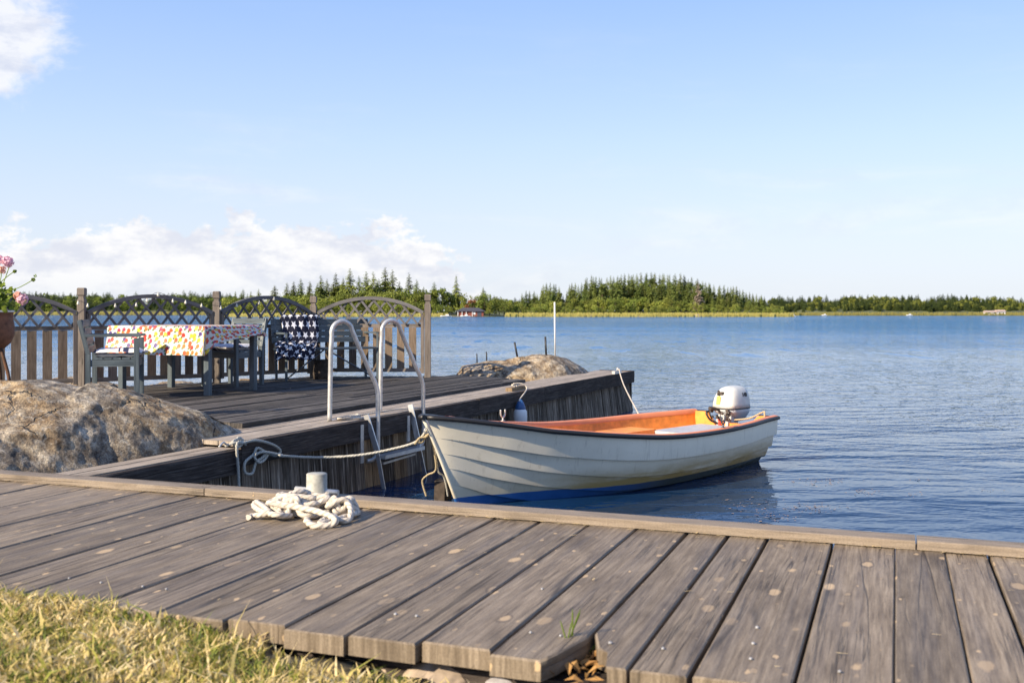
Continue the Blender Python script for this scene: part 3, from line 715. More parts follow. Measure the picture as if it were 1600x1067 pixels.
# ================================================================== FAR QUAY
ZP = .65; ZU = .69; ZW = .60
quay = empty('wooden_quay', Q(2, -1, 0), 'dark tarred timber quay with plank deck running out from the shore rock', 'quay')
TEND = 10.2
mb = MB()                                # lower platform and outer strip: boards along the edge
wds = [.17, .14, .15, .14, .15, .15]
x = -.01
for wd in wds[:4]:
    for (t0, t1) in ((0, 5.2 + random.uniform(-.4, .4)), (None, TEND)):
        if t0 is None: t0 = tp + .004
        tp = t1
        mb.obox(Q(t0, x - wd + .006, ZP - .035), e, nrm, (0, 0, 1), t1 - t0, wd - .008, .035, jit=.002, ch=.003)
    x -= wd
mb.build('platform_boards', M['deck_low'], quay)
mb = MB()                                # upper deck
dU = -.54; x = dU; k = 0
tfront0 = .75
def back_t(d_):
    """how far the board at offset d_ runs before it meets the rock or the fence"""
    return None
Rk0 = Vector((-.82, 15.67, 0)); Rk1 = Vector((.27, 14.36, 0)); Fp = [Vector((-1.24, 15.06, 0)), Vector((-2.92, 15.06, 0)), Vector((-3.99, 13.84, 0)), Vector((-5.376, 12.8, 0)), Vector((-6.83, 12.0, 0)), Vector((-8.6, 11.3, 0))]
outline = [Rk1, Rk0 + Vector((-.05, .05, 0)), Fp[0] + Vector((.1, .25, 0)), Fp[1] + Vector((-.05, .12, 0)), Fp[2] + Vector((-.08, .1, 0)), Fp[3] + Vector((-.08, .1, 0)), Fp[4] + Vector((-.05, .1, 0)), Fp[5]]
def hit(d_):
    best = None
    for a, b_ in zip(outline[:-1], outline[1:]):
        wa = (a - E0).dot(nrm) ; wb = (b_ - E0).dot(nrm)
        if (wa - d_) * (wb - d_) <= 0 and abs(wa - wb) > 1e-6:
            s_ = (d_ - wa) / (wb - wa); t_ = ((a - E0) + (b_ - a) * s_).dot(e); best = t_ if best is None else max(best, t_)
    return best
while x > -6.0:
    wd = random.choice([.13, .15, .17, .2]); t1 = hit(x - wd / 2)
    if t1 is None: x -= wd; continue
    t0 = tfront0 + (x - dU) * -.12 - random.uniform(0, .1)
    js = [t0]
    while js[-1] + 3.6 < t1: js.append(js[-1] + random.uniform(2.4, 3.6))
    js.append(t1)
    for a0, a1 in zip(js[:-1], js[1:]):
        mb.obox(Q(a0 + .002, x - wd + .006, ZU - .04 + random.uniform(-.004, .004)), e, nrm, (0, 0, 1), a1 - a0 - .005, wd - random.uniform(.009, .02), .04, jit=.003, ch=.003)
    x -= wd
mb.build('deck_boards', M['deck_up'], quay)
mb = MB()
mb.obox(Q(tfront0 - .02, dU - 5.2, ZU - .16), e, nrm, (0, 0, 1), .06, 5.2, .11)
mb.obox(Q(0.7, dU - .06, ZU - .045 - .09), e, nrm, (0, 0, 1), 9, .05, .09)
for tt in (2.2, 4.2, 6.2): mb.obox(Q(tt, dU - 4.4, ZU - .2), e, nrm, (0, 0, 1), .1, 4.3, .14)
mb.build('deck_joists', M['clad_brown'], quay)
mb = MB()                                # walkway along the rock, one step lower
for (d_, wd, m_) in ((-.002, .15, 0), (-.155, .14, 0)):
    mb.obox(Q(-3.6, d_ - wd, ZW - .045), e, nrm, (0, 0, 1), 3.6, wd - .006, .045, mi=m_, jit=.003)
mb.build('walkway_boards', M['deck_low'], quay)
mb = MB()
mb.obox(Q(-3.6, .0, ZW - .19), e, nrm, (0, 0, 1), 3.6, .05, .185, ch=.006, jit=.003)
mb.obox(Q(.004, .0, ZP - .19), e, nrm, (0, 0, 1), 4.2, .05, .187, ch=.006, jit=.003)
mb.obox(Q(4.21, .003, ZP - .185), e, nrm, (0, 0, 1), 2.0, .05, .187, ch=.006, jit=.003)
mb.obox(Q(6.215, .0, ZP - .19), e, nrm, (0, 0, 1), TEND - 6.2, .05, .195, ch=.006, jit=.003)
mb.obox(Q(TEND, -.56, ZP - .185), e, nrm, (0, 0, 1), .05, .61, .195, ch=.006)
mb.build('edge_beam', M['tar'], quay)
mbc = MB()
tt = -3.6
while tt < TEND:
    wd = random.uniform(.10, .16); m_ = 1 if 1.6 < tt < 3.6 and random.random() < .75 else 0
    lean = .05 * max(0, (tt - 6) / 4)
    zb = -.35; off = -.03 + random.uniform(-.006, .006)
    top = Q(tt, off, (ZP if tt > 0 else ZW) - .17); bot = Q(tt + lean, off + .06 + lean, zb)
    az_ = (top - bot); L = az_.length; az_.normalize(); ay_ = az_.cross(e).normalized()
    mbc.obox(bot, az_, e, ay_ * 1.0, L, wd - .006, .03, mi=m_, jit=.002)
    tt += wd
mbc.build('cladding', [M['clad'], M['clad_brown']], quay)
mb = MB(); x = -.5
while x < .02:
    mb.obox(Q(TEND + .03, x, -.35), (0, 0, 1), nrm, -e, .82, .12, .03, jit=.002); x += .13
mb.build('end_cladding', M['clad'], quay)
for tt in (-3, -1.4, .3, 4.4, 7.2, 9.9):
    MB().obox(Q(tt, -.28, -.9), (0, 0, 1), e, nrm, 1.4, .16, .16).build('post', M['clad'], quay)
# block that carries the cleat
pc = Q(0, 0, 0)
pb = Qpx(806, -.10, ZP)
mb = MB(); mb.beam(pb - e * .22 + Vector((0, 0, .02)), pb + e * .25 + Vector((0, 0, .02)), .09, .05, ch=.006); mb.build('cleat_block', M['clad_brown'], quay)

# ================================================================== ROCKS
rocky('boulder', [((-4.75, 7.55, .40), (1.3, .95, .77), 20), ((-3.75, 7.85, .42), (1.05, .75, .72), 20), ((-3.2, 8.05, .40), (.80, .66, .71), 40), ((-2.68, 8.30, .34), (.50, .45, .58), 50), ((-2.38, 8.50, .32), (.42, .30, .46), 60),
                  ((-3.35, 7.45, .30), (.62, .42, .60), 55), ((-3.9, 6.95, .25), (.55, .5, .62), 40), ((-2.95, 7.75, .25), (.45, .33, .42), 55), ((-4.6, 6.6, .2), (.7, .6, .7), 20), ((-3.55, 7.25, .30), (.30, .38, .58), 30)],
      M['rock'], .020, .016, 4.0, 'big rounded brown and grey granite boulder beside the wooden walkway at left', 'boulder', seed=3, smooth=5, coarse=.27, fac=.050)
rocky('boulder', [((-.40, 16.35, .30), (.66, .7, .60), 0), ((-.56, 16.3, .28), (.40, .5, .60), 0), ((.1, 16.5, .30), (.66, .75, .66), 10), ((.58, 16.65, .30), (.56, .75, .72), 0), ((1.0, 16.9, .22), (.48, .6, .60), 0), ((.3, 16.2, .1), (.8, .6, .5), 0)],
      M['rock2'], .035, .014, 4.0, 'low tan granite boulder beyond the deck end with rods in its top', 'boulder', seed=9, smooth=5, coarse=.25, fac=.035)
rocky('rock', [((-6.9, 16.2, -.1), (1.0, .8, .75), 0), ((-6.2, 16.2, -.1), (.6, .6, .6), 0)], M['rock2'], .05, .05, 3, 'low pale orange rock in the water seen through the leftmost fence panel', 'rock', seed=12)
rocky('rock', [((-5.0, 15.2, .1), (.9, .6, .52), 0), ((-4.2, 15.4, .05), (.7, .5, .5), 0)], M['rock2'], .05, .05, 3, 'low pale rock under the fence behind the table', 'rock', seed=15)

# rods and white pole on the island rock
def rodthing(name, p0, p1, r, mat, label, cat, group=None):
    o = MB().tube([p0, p1], r, 10).build(name, mat); origin_to(o, p0); return setp(o, label, cat, group)
YR = 16.5
for (x0, y0, x1, y1, r, lab) in ((745.5, 562, 745, 552.5, .010, 'shortest black rod, leftmost on the island rock'), (760.5, 560, 760, 549.5, .011, 'short black rod, second from the left on the island rock'),
                              (808.5, 553, 804, 534.5, .016, 'leaning black rod in the middle of the island rock'), (853.5, 551, 852, 526, .016, 'tallest black rod standing beside the white pole')):
    rodthing('iron_rod', D(x0, y0 + 6, YR), D(x1, y1, YR), r, M['black'], lab, 'rod', 'iron rods on the island rock')
rodthing('pole', D(867.5, 556, YR), D(866.5, 472, YR), .013, M['white'], 'slim white pole standing upright on the island rock', 'pole')

# ================================================================== FENCE
fence = empty('garden_fence', (-4, 14, ZU), 'weathered wooden fence with arched lattice panels along the back of the deck', 'fence')
def sq_post(p, ztop, s_=.09, name='fence_post'):
    mb = MB(); zb = .35; z1 = ztop - .135
    prof = [(zb, s_), (z1 - .01, s_), (z1, s_ * .72), (z1 + .035, s_ * .72), (z1 + .045, s_), (ztop - .012, s_), (ztop, s_ * .82)]
    ou, ov = random.uniform(0, 9), random.uniform(0, 9)
    for (z, s2) in prof:
        for (sx, sy) in ((-1, -1), (1, -1), (1, 1), (-1, 1)): mb.v.append(Vector((p.x + sx * s2 / 2, p.y + sy * s2 / 2, z)))
    for i in range(len(prof) - 1):
        for k in range(4):
            k2 = (k + 1) % 4; mb.face((i * 4 + k, i * 4 + k2, i * 4 + 4 + k2, i * 4 + 4 + k), [(ou + prof[i][0], ov + k * .1), (ou + prof[i][0], ov + k * .1 + .1), (ou + prof[i + 1][0], ov + k * .1 + .1), (ou + prof[i + 1][0], ov + k * .1)])
    n = len(prof) * 4; mb.face((n - 4, n - 3, n - 2, n - 1))
    return mb.build(name, M['fence'] if name != 'brown' else M['picket'], fence)
tops = [1.904, 1.876, 1.925, 1.948, 1.95]
for p, zt in zip(Fp[:5], tops): sq_post(p, zt)
def panel(A, B, big=0.0):
    A, B = Vector(A), Vector(B); d = B - A; L = d.length; d.normalize(); A2 = A + d * .055; L2 = L - .11
    nn = Vector((d.y, -d.x, 0)); 
    if nn.y > 0: nn = -nn
    z0 = .765; zr = 1.47; ze = 1.655; zt = 1.875 + big
    fr = MB(); lc = L2 / 2; hh = zt - ze; rad = (lc * lc + hh * hh) / (2 * hh)
    def arc(s_): return zt - rad + math.sqrt(max(0, rad * rad - (s_ - lc) ** 2))
    up = Vector((0, 0, 1))
    for s0 in (.0, L2 - .045):
        fr.obox(A2 + d * s0 + up * (z0 - .02) - nn * .02, up, d, nn, ze - z0 - .01, .045, .045)
    fr.obox(A2 + d * .046 + up * (zr - .05) - nn * .022, d, up, -nn, L2 - .092, .05, -.044 if False else .044)
    fr.obox(A2 + d * .046 + up * z0 - nn * .0, d, up, -nn, L2 - .092, .055, .035)
    root = fr.build('fence_panel', M['fence'], fence)
    ar = MB(); n = 22; b0 = 0; th = .05; hd = .03
    for i in range(n + 1):
        s_ = L2 * i / n; z = arc(s_); sl = Vector((-(s_ - lc), 0, 0)).x / rad
        nz = Vector((0, 0, 1)) * math.sqrt(max(.01, 1 - sl * sl)) - d * sl
        pt = A2 + d * s_ + up * z
        for (k, j) in ((-1, 0), (1, 0), (1, 1), (-1, 1)): ar.v.append(pt - nz * (th * (1 - j)) + nn * hd * k)
    for i in range(n):
        for k in range(4):
            k2 = (k + 1) % 4; l0 = L2 * i / n; l1 = L2 * (i + 1) / n
            ar.face((i * 4 + k, i * 4 + k2, i * 4 + 4 + k2, i * 4 + 4 + k), [(l0, k * .06), (l0, k * .06 + .06), (l1, k * .06 + .06), (l1, k * .06)])
    ar.face((3, 2, 1, 0)); ar.face((n * 4, n * 4 + 1, n * 4 + 2, n * 4 + 3))
    o = ar.build('arched_rail', M['arch'], None); o.parent = root; o.location = (0, 0, 0)
    la = MB(); pitch = .185; tan = 1.25
    for dirn in (1, -1):
        k = -6
        while k < L2 / pitch + 6:
            s0 = k * pitch
            # clip the line z = zr + (s-s0)*tan*dirn between rail and arc
            pts = []
            for q in np.linspace(0, .6, 61):
                s_ = s0 + dirn * q / tan; z = zr + q
                if .03 <= s_ <= L2 - .03 and z <= arc(s_) - .025: pts.append((s_, z))
            if len(pts) > 3:
                (sa, za), (sb, zb) = pts[0], pts[-1]
                la.beam(A2 + d * sa + up * (za - .008) - nn * .008 * dirn, A2 + d * sb + up * zb - nn * .008 * dirn, .030, .0145, up=nn)
            k += 1
    o = la.build('lattice', M['arch'], None); o.parent = root; o.location = (0, 0, 0)
    npk = int((L2 - .1) / .165); sp = (L2 - .09 - npk * .108) / (npk + 1); s_ = .045 + sp
    for k in range(npk):
        pk = MB().obox(A2 + d * s_ + up * (z0 + .0) - nn * .0205, up, d, nn, zr - .052 - z0, .108, .019, jit=.001)
        o = pk.build('picket', M['picket'] if random.random() < .8 else M['fence'], None); o.parent = root; o.location = (0, 0, 0); s_ += .108 + sp
    return root
for a, b_ in zip(Fp[:4], Fp[1:5]): panel(b_, a)
# thin wires and bulbs
sl = empty('string_light', Fp[2] + Vector((0, -.06, 1.7)), 'thin string of small pale bulbs hung along the arched fence', 'string light')
mb = MB(); wirepts = []
for (px, py) in ((60, 462), (122, 470), (137, 474), (180, 474), (213, 473), (230, 466), (247, 457), (270, 467), (290, 469), (315, 474), (345, 478), (370, 474), (405, 470), (428, 464)):
    i = 0; Yv = interp(px, [0, 128, 339, 490, 668], [12.4, 12.8, 13.84, 15.06, 15.06]) - .1; wirepts.append(D(px, py, Yv))
mb.tube(ctr(wirepts, 5), .0028, 5); mb.build('wire', M['black'], sl)
for p in wirepts[1:]:
    MB().lathe(p + Vector((0, 0, -.085)), [(0, .03), (.012, .034), (.017, .046), (.013, .060), (.008, .068), (.008, .085)], 10).build('bulb', M['lampglass'], sl)

# ================================================================== FURNITURE
def chair(name, label, origin, fwd, W=.5, DP=.55, seatz=.45, armz=.70, backz=.87):
    """armchair; origin = near front leg foot; fwd = unit vector the sitter faces; side = towards the other legs"""
    c = empty(name, origin, label, 'chair', 'blue-grey garden chairs'); fwd = Vector(fwd); up = Vector((0, 0, 1)); side = Vector((-fwd.y, fwd.x, 0))
    o0 = Vector(origin)
    for sd in (0, 1):
        b_ = o0 + side * W * sd
        MB().obox(b_ - fwd * .03 - side * .02, up, side, fwd, armz - .03, .045, .055, ch=.003).build('front_leg', M['paint'], c)
        q = b_ - fwd * DP
        m = MB(); m.beam(q + up * 0, q + up * (seatz + .05), .05, .045, up=side); m.beam(q + up * (seatz + .05), q - fwd * .09 + up * backz, .045, .045, up=side); m.build('rear_leg', M['paint'], c)
        m = MB(); m.beam(b_ - fwd * (DP + .03) + up * armz, b_ + fwd * .04 + up * armz, .065, .028, ch=.004); m.build('armrest', M['paint'], c)
    m = MB()
    for k in range(5):
        q = o0 - fwd * (.02 + k * (DP - .07) / 4.6) - side * .01; m.beam(q + up * seatz, q + side * (W + .02) + up * seatz, .085, .018, ch=.003)
    m.build('seat_slats', M['paint'], c)
    m = MB(); 
    for sd in (0, 1): m.beam(o0 + side * (W * sd) + up * (seatz - .05) - fwd * .02, o0 + side * (W * sd) - fwd * DP + up * (seatz - .05), .028, .075)
    m.beam(o0 + up * (seatz - .05), o0 + side * W + up * (seatz - .05), .028, .07); m.build('seat_frame', M['paint'], c)
    m = MB()
    for k in range(4):
        z = seatz + .10 + k * .095; dz = (z - seatz) / (backz - seatz) * .09; q = o0 - fwd * (DP + dz - .02) + up * z
        m.beam(q, q + side * W, .018, .075, up=up)
    m.build('backrest', M['paint'], c)
    return c, fwd, side
def cushion(parent_label, o0, fwd, side, W, DP, z, th=.06, mat='cushion', name='seat_cushion', lab='', tilt=0):
    m = MB()
    def f(u, v, top):
        ed = min(1, 9 * min(u, 1 - u) + .05) ** .5 * min(1, 9 * min(v, 1 - v) + .05) ** .5
        q = o0 - fwd * (u * DP) + side * (v * W) + Vector((0, 0, z + th / 2 + (th / 2 * ed if top else -th / 2 * ed) + .012 * noise.noise(Vector((u * 5, v * 5, z)))))
        q += fwd * .07 * max(0, .1 - u) * 10 * 0; return q
    m.grid(lambda u, v: f(u, v, True), 16, 14, uvs=(DP, W)); m.grid(lambda u, v: f(v, u, False), 14, 16, uvs=(W, DP))
    o = m.build(name, M[mat]); origin_to(o, o0 + Vector((0, 0, z))); return setp(o, lab, 'cushion', 'seat cushions')
fw = Vector((.97, .24, 0)).normalized()
o1 = Vector((-4.11, 11.22, ZU)); c1, f1, s1 = chair('garden_chair', 'blue-grey wooden armchair at the left end of the table facing right', o1, fw, W=.46, DP=.50)
cushion('', o1 + fw * .05, f1, s1, .43, .50, .461, .095, lab='white cushion with navy stripes on the left armchair')
fw2 = Vector((-.372, -.928, 0)); o2 = Vector((-3.98, 13.22, ZU)); sd2 = Vector((-fw2.y, fw2.x, 0)); 
c2, f2, s2 = chair('garden_chair', 'blue-grey wooden armchair behind the table, facing the camera', o2, fw2, W=.5)
cushion('', o2 + fw2 * .02, f2, s2, .46, .48, .461, .08, lab='white cushion on the chair behind the table')

# table
Np = Vector((-3.56, 11.80, ZU)); ut = Vector((.372, .928, 0)); vt = Vector((-.928, .372, 0)); TL, TW, TZ = 1.25, .86, 1.48
table = empty('garden_table', Np + vt * .6 + ut * .4, 'blue-grey wooden garden table covered by a fruit print cloth', 'table')
for (a, b_) in ((0, 0), (0, TW), (TL, 0), (TL, TW)):
    q = Np + vt * a + ut * b_; MB().obox(q - vt * .04 - ut * .04, (0, 0, 1), ut, -vt, TZ - ZU - .03, .068, .068, ch=.004).build('leg', M['paint'], table)
mb = MB(); q = Np - vt * .08 - ut * .08; q.z = TZ - .03
mb.obox(q, vt, -ut * -1, (0, 0, 1), TL + .16, TW + .16, .028); mb.build('tabletop', M['paint'], table)
mb = MB()
for (a, b_) in (((0, 0), (TL, 0)), ((0, TW), (TL, TW)), ((0, 0), (0, TW)), ((TL, 0), (TL, TW))):
    p0 = Np + vt * a[0] + ut * a[1]; p1 = Np + vt * b_[0] + ut * b_[1]; p0.z = p1.z = TZ - .075; dd = (p1 - p0).normalized() * .042; mb.beam(p0 + dd, p1 - dd, .025, .085)
mb.build('apron', M['darkpaint'], table)
def cloth():
    m = MB(); A0, A1, B0, B1 = -.085, TL + .06, -.085, TW + .085     # tabletop edges in (v,u)
    ov = .34; nu, nv = 92, 72; lo_a, hi_a = A0 - ov, A1 + ov; lo_b, hi_b = B0 - ov, B1 + ov
    def f(i, j):
        a = lo_a + (hi_a - lo_a) * i; b_ = lo_b + (hi_b - lo_b) * j
        ca, cb = min(max(a, A0), A1), min(max(b_, B0), B1); ea, eb = a - ca, b_ - cb; r_ = max(abs(ea), abs(eb)); rr = math.hypot(ea, eb)
        scl = 1.0
        # the short right-hand side (a < A0) is lifted by the breeze, more so towards the far corner
        if ea < 0: scl = interp(cb, [B0, B0 + .12, B1], [1.0, .62, .30])
        if eb < 0 and ea < 0: scl = 1.0
        if eb > 0: scl = .42
        drop = r_ * scl
        outw = .018 * min(1, r_ / .03) + r_ * .05 + .02 * r_ / ov * math.sin(9 * a + 3) * (1 if eb < 0 else 0) + .02 * r_ / ov * math.sin(11 * b_)
        if ea < 0 and eb >= 0: outw += .05 * (r_ / ov) * interp(cb, [B0, B1], [.1, 1.3])
        dx = 0 if rr < 1e-6 else ea / rr; dy = 0 if rr < 1e-6 else eb / rr
        p = Np + vt * (ca + dx * outw) + ut * (cb + dy * outw); p.z = TZ + .006 - max(0, drop - .004) + .003 * noise.noise(Vector((a * 4, b_ * 4, 0)))
        return p
    # orientation: normal upwards
    m.grid(lambda u, v: f(1 - u, v), nu, nv, uvs=(hi_a - lo_a, hi_b - lo_b))
    return m
o = cloth().build('tablecloth', M['fruit']); me = o.data
if me.polygons[len(me.polygons) // 2].normal.z < 0: me.flip_normals()
origin_to(o, Np + Vector((0, 0, TZ - ZU))); setp(o, 'white tablecloth printed with red, orange and yellow fruit over the garden table', 'tablecloth')

# bench
bench = empty('bench', (-3.17, 13.96, ZU), 'blue-grey slatted folding bench with crossed metal legs before the fence', 'bench')
bL = Vector((-3.12, 13.98, ZU)); bd = (Vector((-2.02, 14.62, ZU)) - bL); BL = 1.42; bd.normalize(); bn = Vector((-bd.y, bd.x, 0)); up = Vector((0, 0, 1))
mb = MB()
for k in range(4):
    q = bL + bn * (.02 + k * .115) + up * .44; mb.beam(q - bd * .02, q + bd * (BL + .02), .095, .022, ch=.003)
mb.build('seat', M['darkpaint'], bench)
mb = MB()
for k in range(4):
    z = .56 + k * .085; q = bL + bn * (.46 + k * .02) + up * z; mb.beam(q - bd * .02, q + bd * (BL + .02), .02, .078, ch=.003)
mb.build('backrest', M['paint'], bench)
for s_ in (.04, BL - .04):
    q = bL + bd * s_
    MB().beam(q, q + up * .66, .035, .03).build('leg', M['paint'], bench)
    MB().beam(q + bn * .44, q + bn * .53 + up * .86, .035, .03, up=bd).build('leg', M['paint'], bench)
    MB().beam(q - bn * .01 + up * .66, q + bn * .5 + up * .66, .05, .022).build('armrest', M['paint'], bench)
for (a, b_) in ((.06, .62), (BL - .06, .65)):
    MB().tube([bL + bd * a + bn * .10 + up * .02, bL + bd * b_ + bn * .10 + up * .43], .011, 8).build('brace', M['darksteel'], bench)
def blanket():
    m = MB()
    prof = [(.62, .50), (.58, .70), (.555, .875), (.535, .90), (.505, .885), (.47, .72), (.43, .56), (.40, .485), (.30, .472), (.15, .475), (.0, .47), (-.05, .44), (-.07, .36), (-.08, .28)]
    pr = ctr([Vector((a, 0, b_)) for a, b_ in prof], 4); Ls = [0]
    for a, b_ in zip(pr[:-1], pr[1:]): Ls.append(Ls[-1] + (b_ - a).length)
    n = len(pr) - 1
    def f(u, v):
        i = min(int(v * n + .5), n); q = pr[i]
        s0 = interp(v, [0, .45, .62, .75, 1], [.20, .12, -.03, -.11, -.15]); s1 = interp(v, [0, .4, .62, .75, 1], [.74, .66, .54, .47, .40])
        s_ = s0 + (s1 - s0) * u; wv = .024 * math.sin(u * 13 + v * 9 + 3 * noise.noise(Vector((u * 2, v * 3, 8)))) * (1.3 if v > .5 else .5) + .05 * noise.noise(Vector((u * 3, v * 6, 3)))
        s_ += .05 * noise.noise(Vector((u * 2, v * 5, 11)))
        return bL + bd * s_ + bn * (q.x - .012 - abs(wv) * .8) + up * (q.z + .006 + abs(wv) * (1.4 if v > .55 else .3))
    m.grid(lambda u, v: f(u, v), 40, n, uvs=(.58, Ls[-1]))
    o = m.build('blanket', M['stars']); md = o.modifiers.new('t', 'SOLIDIFY'); md.thickness = .012; md.offset = 0
    origin_to(o, bL + up * .47); return setp(o, 'navy blanket with white stars draped over the left half of the bench', 'blanket')
blanket()
q = D(510, 588, 15.0); q.z = ZU; q = q + Vector((0, -.35, 0))
setp(MB().lathe(q, [(.125, 0), (.13, .08), (.12, .2), (.125, .27), (.11, .275), (0, .27)], 18).build('tree_stump', M['stump']), 'dark round stump standing under the bench against the fence', 'stump')
origin_to(bpy.data.objects['tree_stump'], q)

# ================================================================== FLOWER POT
pp = Vector((-.505 * 8.6, 8.6, 0)); PR = .155
potz0, potz1 = 1.335, 1.655
pot = empty('plant_pot', (pp.x, pp.y, potz0), 'rust brown clay pot with white rim on a forged stand at the left edge', 'pot')
MB().lathe((pp.x, pp.y, 0), [(0, potz0), (.07, potz0 + .005), (.12, potz0 + .05), (.15, potz0 + .12), (.15, potz0 + .2), (.138, potz0 + .26), (.142, potz1 - .01), (.15, potz1), (.135, potz1), (.13, potz1 - .03), (0, potz1 - .03)], 28).build('pot_body', M['terracotta'], pot)
MB().lathe((pp.x, pp.y, 0), [(.142, potz1 - .012), (.156, potz1 - .008), (.156, potz1 + .006), (.140, potz1 + .006)], 28).build('rim', M['white'], pot)
for k in range(3):
    a = R(-20 + 120 * k); dx, dy = math.cos(a), math.sin(a)
    MB().tube(ctr([Vector((pp.x + dx * .06, pp.y + dy * .06, potz0 + .03)), Vector((pp.x + dx * .10, pp.y + dy * .10, potz0 - .08)), Vector((pp.x + dx * .16, pp.y + dy * .16, potz0 - .28)), Vector((pp.x + dx * .17, pp.y + dy * .17, potz0 - .6))], 5), .014, 8).build('stand_leg', M['rust'], pot)
ger = empty('geranium', (pp.x, pp.y, potz1), 'pink geranium with bright green leaves growing in the clay pot', 'flower')
mb = MB()
for k in range(330):
    a = random.uniform(0, 6.28); rr = abs(random.gauss(0, .10)); z = potz1 + random.uniform(.0, .26) * (1 - rr * 2.2)
    c = Vector((pp.x + rr * math.cos(a) * 1.3, pp.y + rr * math.sin(a), z)); nn = Vector((random.gauss(0, .6), random.gauss(-.3, .6), random.uniform(.3, 1))).normalized()
    t1 = nn.orthogonal().normalized(); t2 = nn.cross(t1); s_ = random.uniform(.013, .028); b0 = len(mb.v); nseg = 9
    mb.v.append(c - nn * s_ * .25)
    for i in range(nseg):
        an = 6.283 * i / nseg; r2 = s_ * (1 + .14 * math.cos(5 * an)); mb.v.append(c + t1 * r2 * math.cos(an) + t2 * r2 * math.sin(an))
    for i in range(nseg): mb.face((b0, b0 + 1 + i, b0 + 1 + (i + 1) % nseg), None, 0, True)
mb.build('foliage', M['geran_leaf'], ger)
Yg = 8.55
def stem(pts): return ctr([D(px, py, Yg) for px, py in pts], 5)
mb = MB(); 
for pts in ([(-5, 470), (8, 435), (14, 418)], [(0, 475), (22, 462), (36, 466)], [(-4, 460), (28, 450), (52, 437)], [(2, 440), (14, 430), (23, 424)], [(0, 440), (2, 430), (1, 425)]): mb.tube(stem(pts), .0035, 6)
mb.build('stem', M['geran_leaf'], ger)
def flower(px, py, R_, n, mat, name='blossom'):
    m = MB(); c0 = D(px, py, Yg)
    for k in range(n):
        dv = Vector((random.gauss(0, 1), random.gauss(0, 1), random.gauss(0, 1))).normalized(); c = c0 + dv * R_ * random.uniform(.6, 1.0); t1 = dv.orthogonal().normalized(); t2 = dv.cross(t1)
        for i in range(5):
            an = 6.283 * i / 5 + k; a2 = t1 * math.cos(an) + t2 * math.sin(an); b2 = -t1 * math.sin(an) + t2 * math.cos(an); s_ = random.uniform(.011, .018); b0 = len(m.v)
            m.v += [c, c + a2 * s_ * .6 + b2 * s_ * .45, c + a2 * s_ + dv * .004, c + a2 * s_ * .6 - b2 * s_ * .45]; m.face((b0, b0 + 1, b0 + 2, b0 + 3), None, 0, True)
    m.build(name, M[mat], ger)
flower(12, 409, .050, 70, 'petal'); flower(2, 422, .035, 34, 'petal2'); flower(35, 468, .050, 70, 'petal'); flower(28, 462, .034, 34, 'petal2'); flower(-2, 406, .04, 34, 'petal')
flower(52, 437, .010, 8, 'geran_leaf', 'bud'); flower(55, 431, .005, 3, 'geran_leaf', 'bud'); flower(23, 424, .009, 8, 'geran_leaf', 'bud')

# ================================================================== LADDER
ladder = empty('swimming_ladder', Q(2, .1, ZP), 'galvanised bathing ladder with two tall curved handrails on the quay edge', 'ladder')
foot = Vector((-1.667, 9.36, ZP)); vert = Vector((-1.267, 9.67, 0)); sep_ = Vector((.357, .81, 0))
for k in range(2):
    f0 = foot + sep_ * k; dv = (vert - foot); dv.z = 0; Ls = dv.length; dv.normalize()
    def S(s_, z): v = f0 + dv * s_; v.z = z; return v
    pts = [S(0, ZP)] + [S(.003 * i, ZP + .16 * i) for i in range(1, 5)] + [S(.022, 1.42)]
    cx, cz, rr = .128, 1.455, .107
    for an in range(180, -1, -15):
        aa = R(an); 
        if an < 25: continue
        pts.append(S(cx + rr * math.cos(aa), cz + rr * math.sin(aa)))
    pts += [S(.235, 1.47), S(.30, 1.33), S(.37, 1.19), S(.43, 1.07), S(.475, .985), S(.498, .92), S(Ls, .85), S(Ls, .7), S(Ls, .5), S(Ls, .36), S(Ls - .015, .30), S(Ls - .055, .26), S(Ls - .12, .25)]
    MB().tube(ctr(pts, 3), .0215, 14).build('handrail', M['steel'], ladder)
mb = MB()
fA = foot + Vector((0, 0, .012)); vA = Vector((vert.x, vert.y, ZP + .012))
mb.beam(fA, vA, .03, .008); 
mb.build('foot_bar', M['alu'], ladder)
def px_q(px, py, d_):
    """point on the vertical sheet standing d_ in front of the quay edge"""
    v = Qpx(px, d_, 0); v.z = CAMZ - (py - HY) / F * v.y; return v
for (p0, p1, p2, wd) in (((572, 648, .03), (589, 704, .13), (606, 800, .20), .055), ((641, 632, .03), (652, 684, .12), (676, 800, .20), .055)):
    m = MB(); a, b_, c = px_q(*p0), px_q(*p1), px_q(*p2); m.beam(a, b_, .012, wd, up=nrm); m.beam(b_, c, .012, wd * .7, up=nrm); m.build('stringer', M['alu'], ladder)
for (x0, y0, x1, y1) in ((563, 664, 563, 724), (636, 650, 636, 690)):
    a, b_ = px_q(x0, y0, .056), px_q(x1, y1, .056); MB().beam(a + e * .03, b_ + e * .03, .05, .008, up=nrm).build('wall_bracket', M['steel'], ladder)
a, b_ = px_q(595, 714, .15), px_q(657, 699, .15); MB().beam(a, b_, .10, .035).build('step', M['alu'], ladder)
a, b_ = px_q(598, 724, .12), px_q(648, 709, .12); MB().beam(a, b_, .02, .02).build('crossbar', M['steel'], ladder)
a, b_ = px_q(602, 769, .20), px_q(667, 753, .20); MB().beam(a, b_, .12, .04, jit=.003).build('tread', M['deck_low'], ladder)

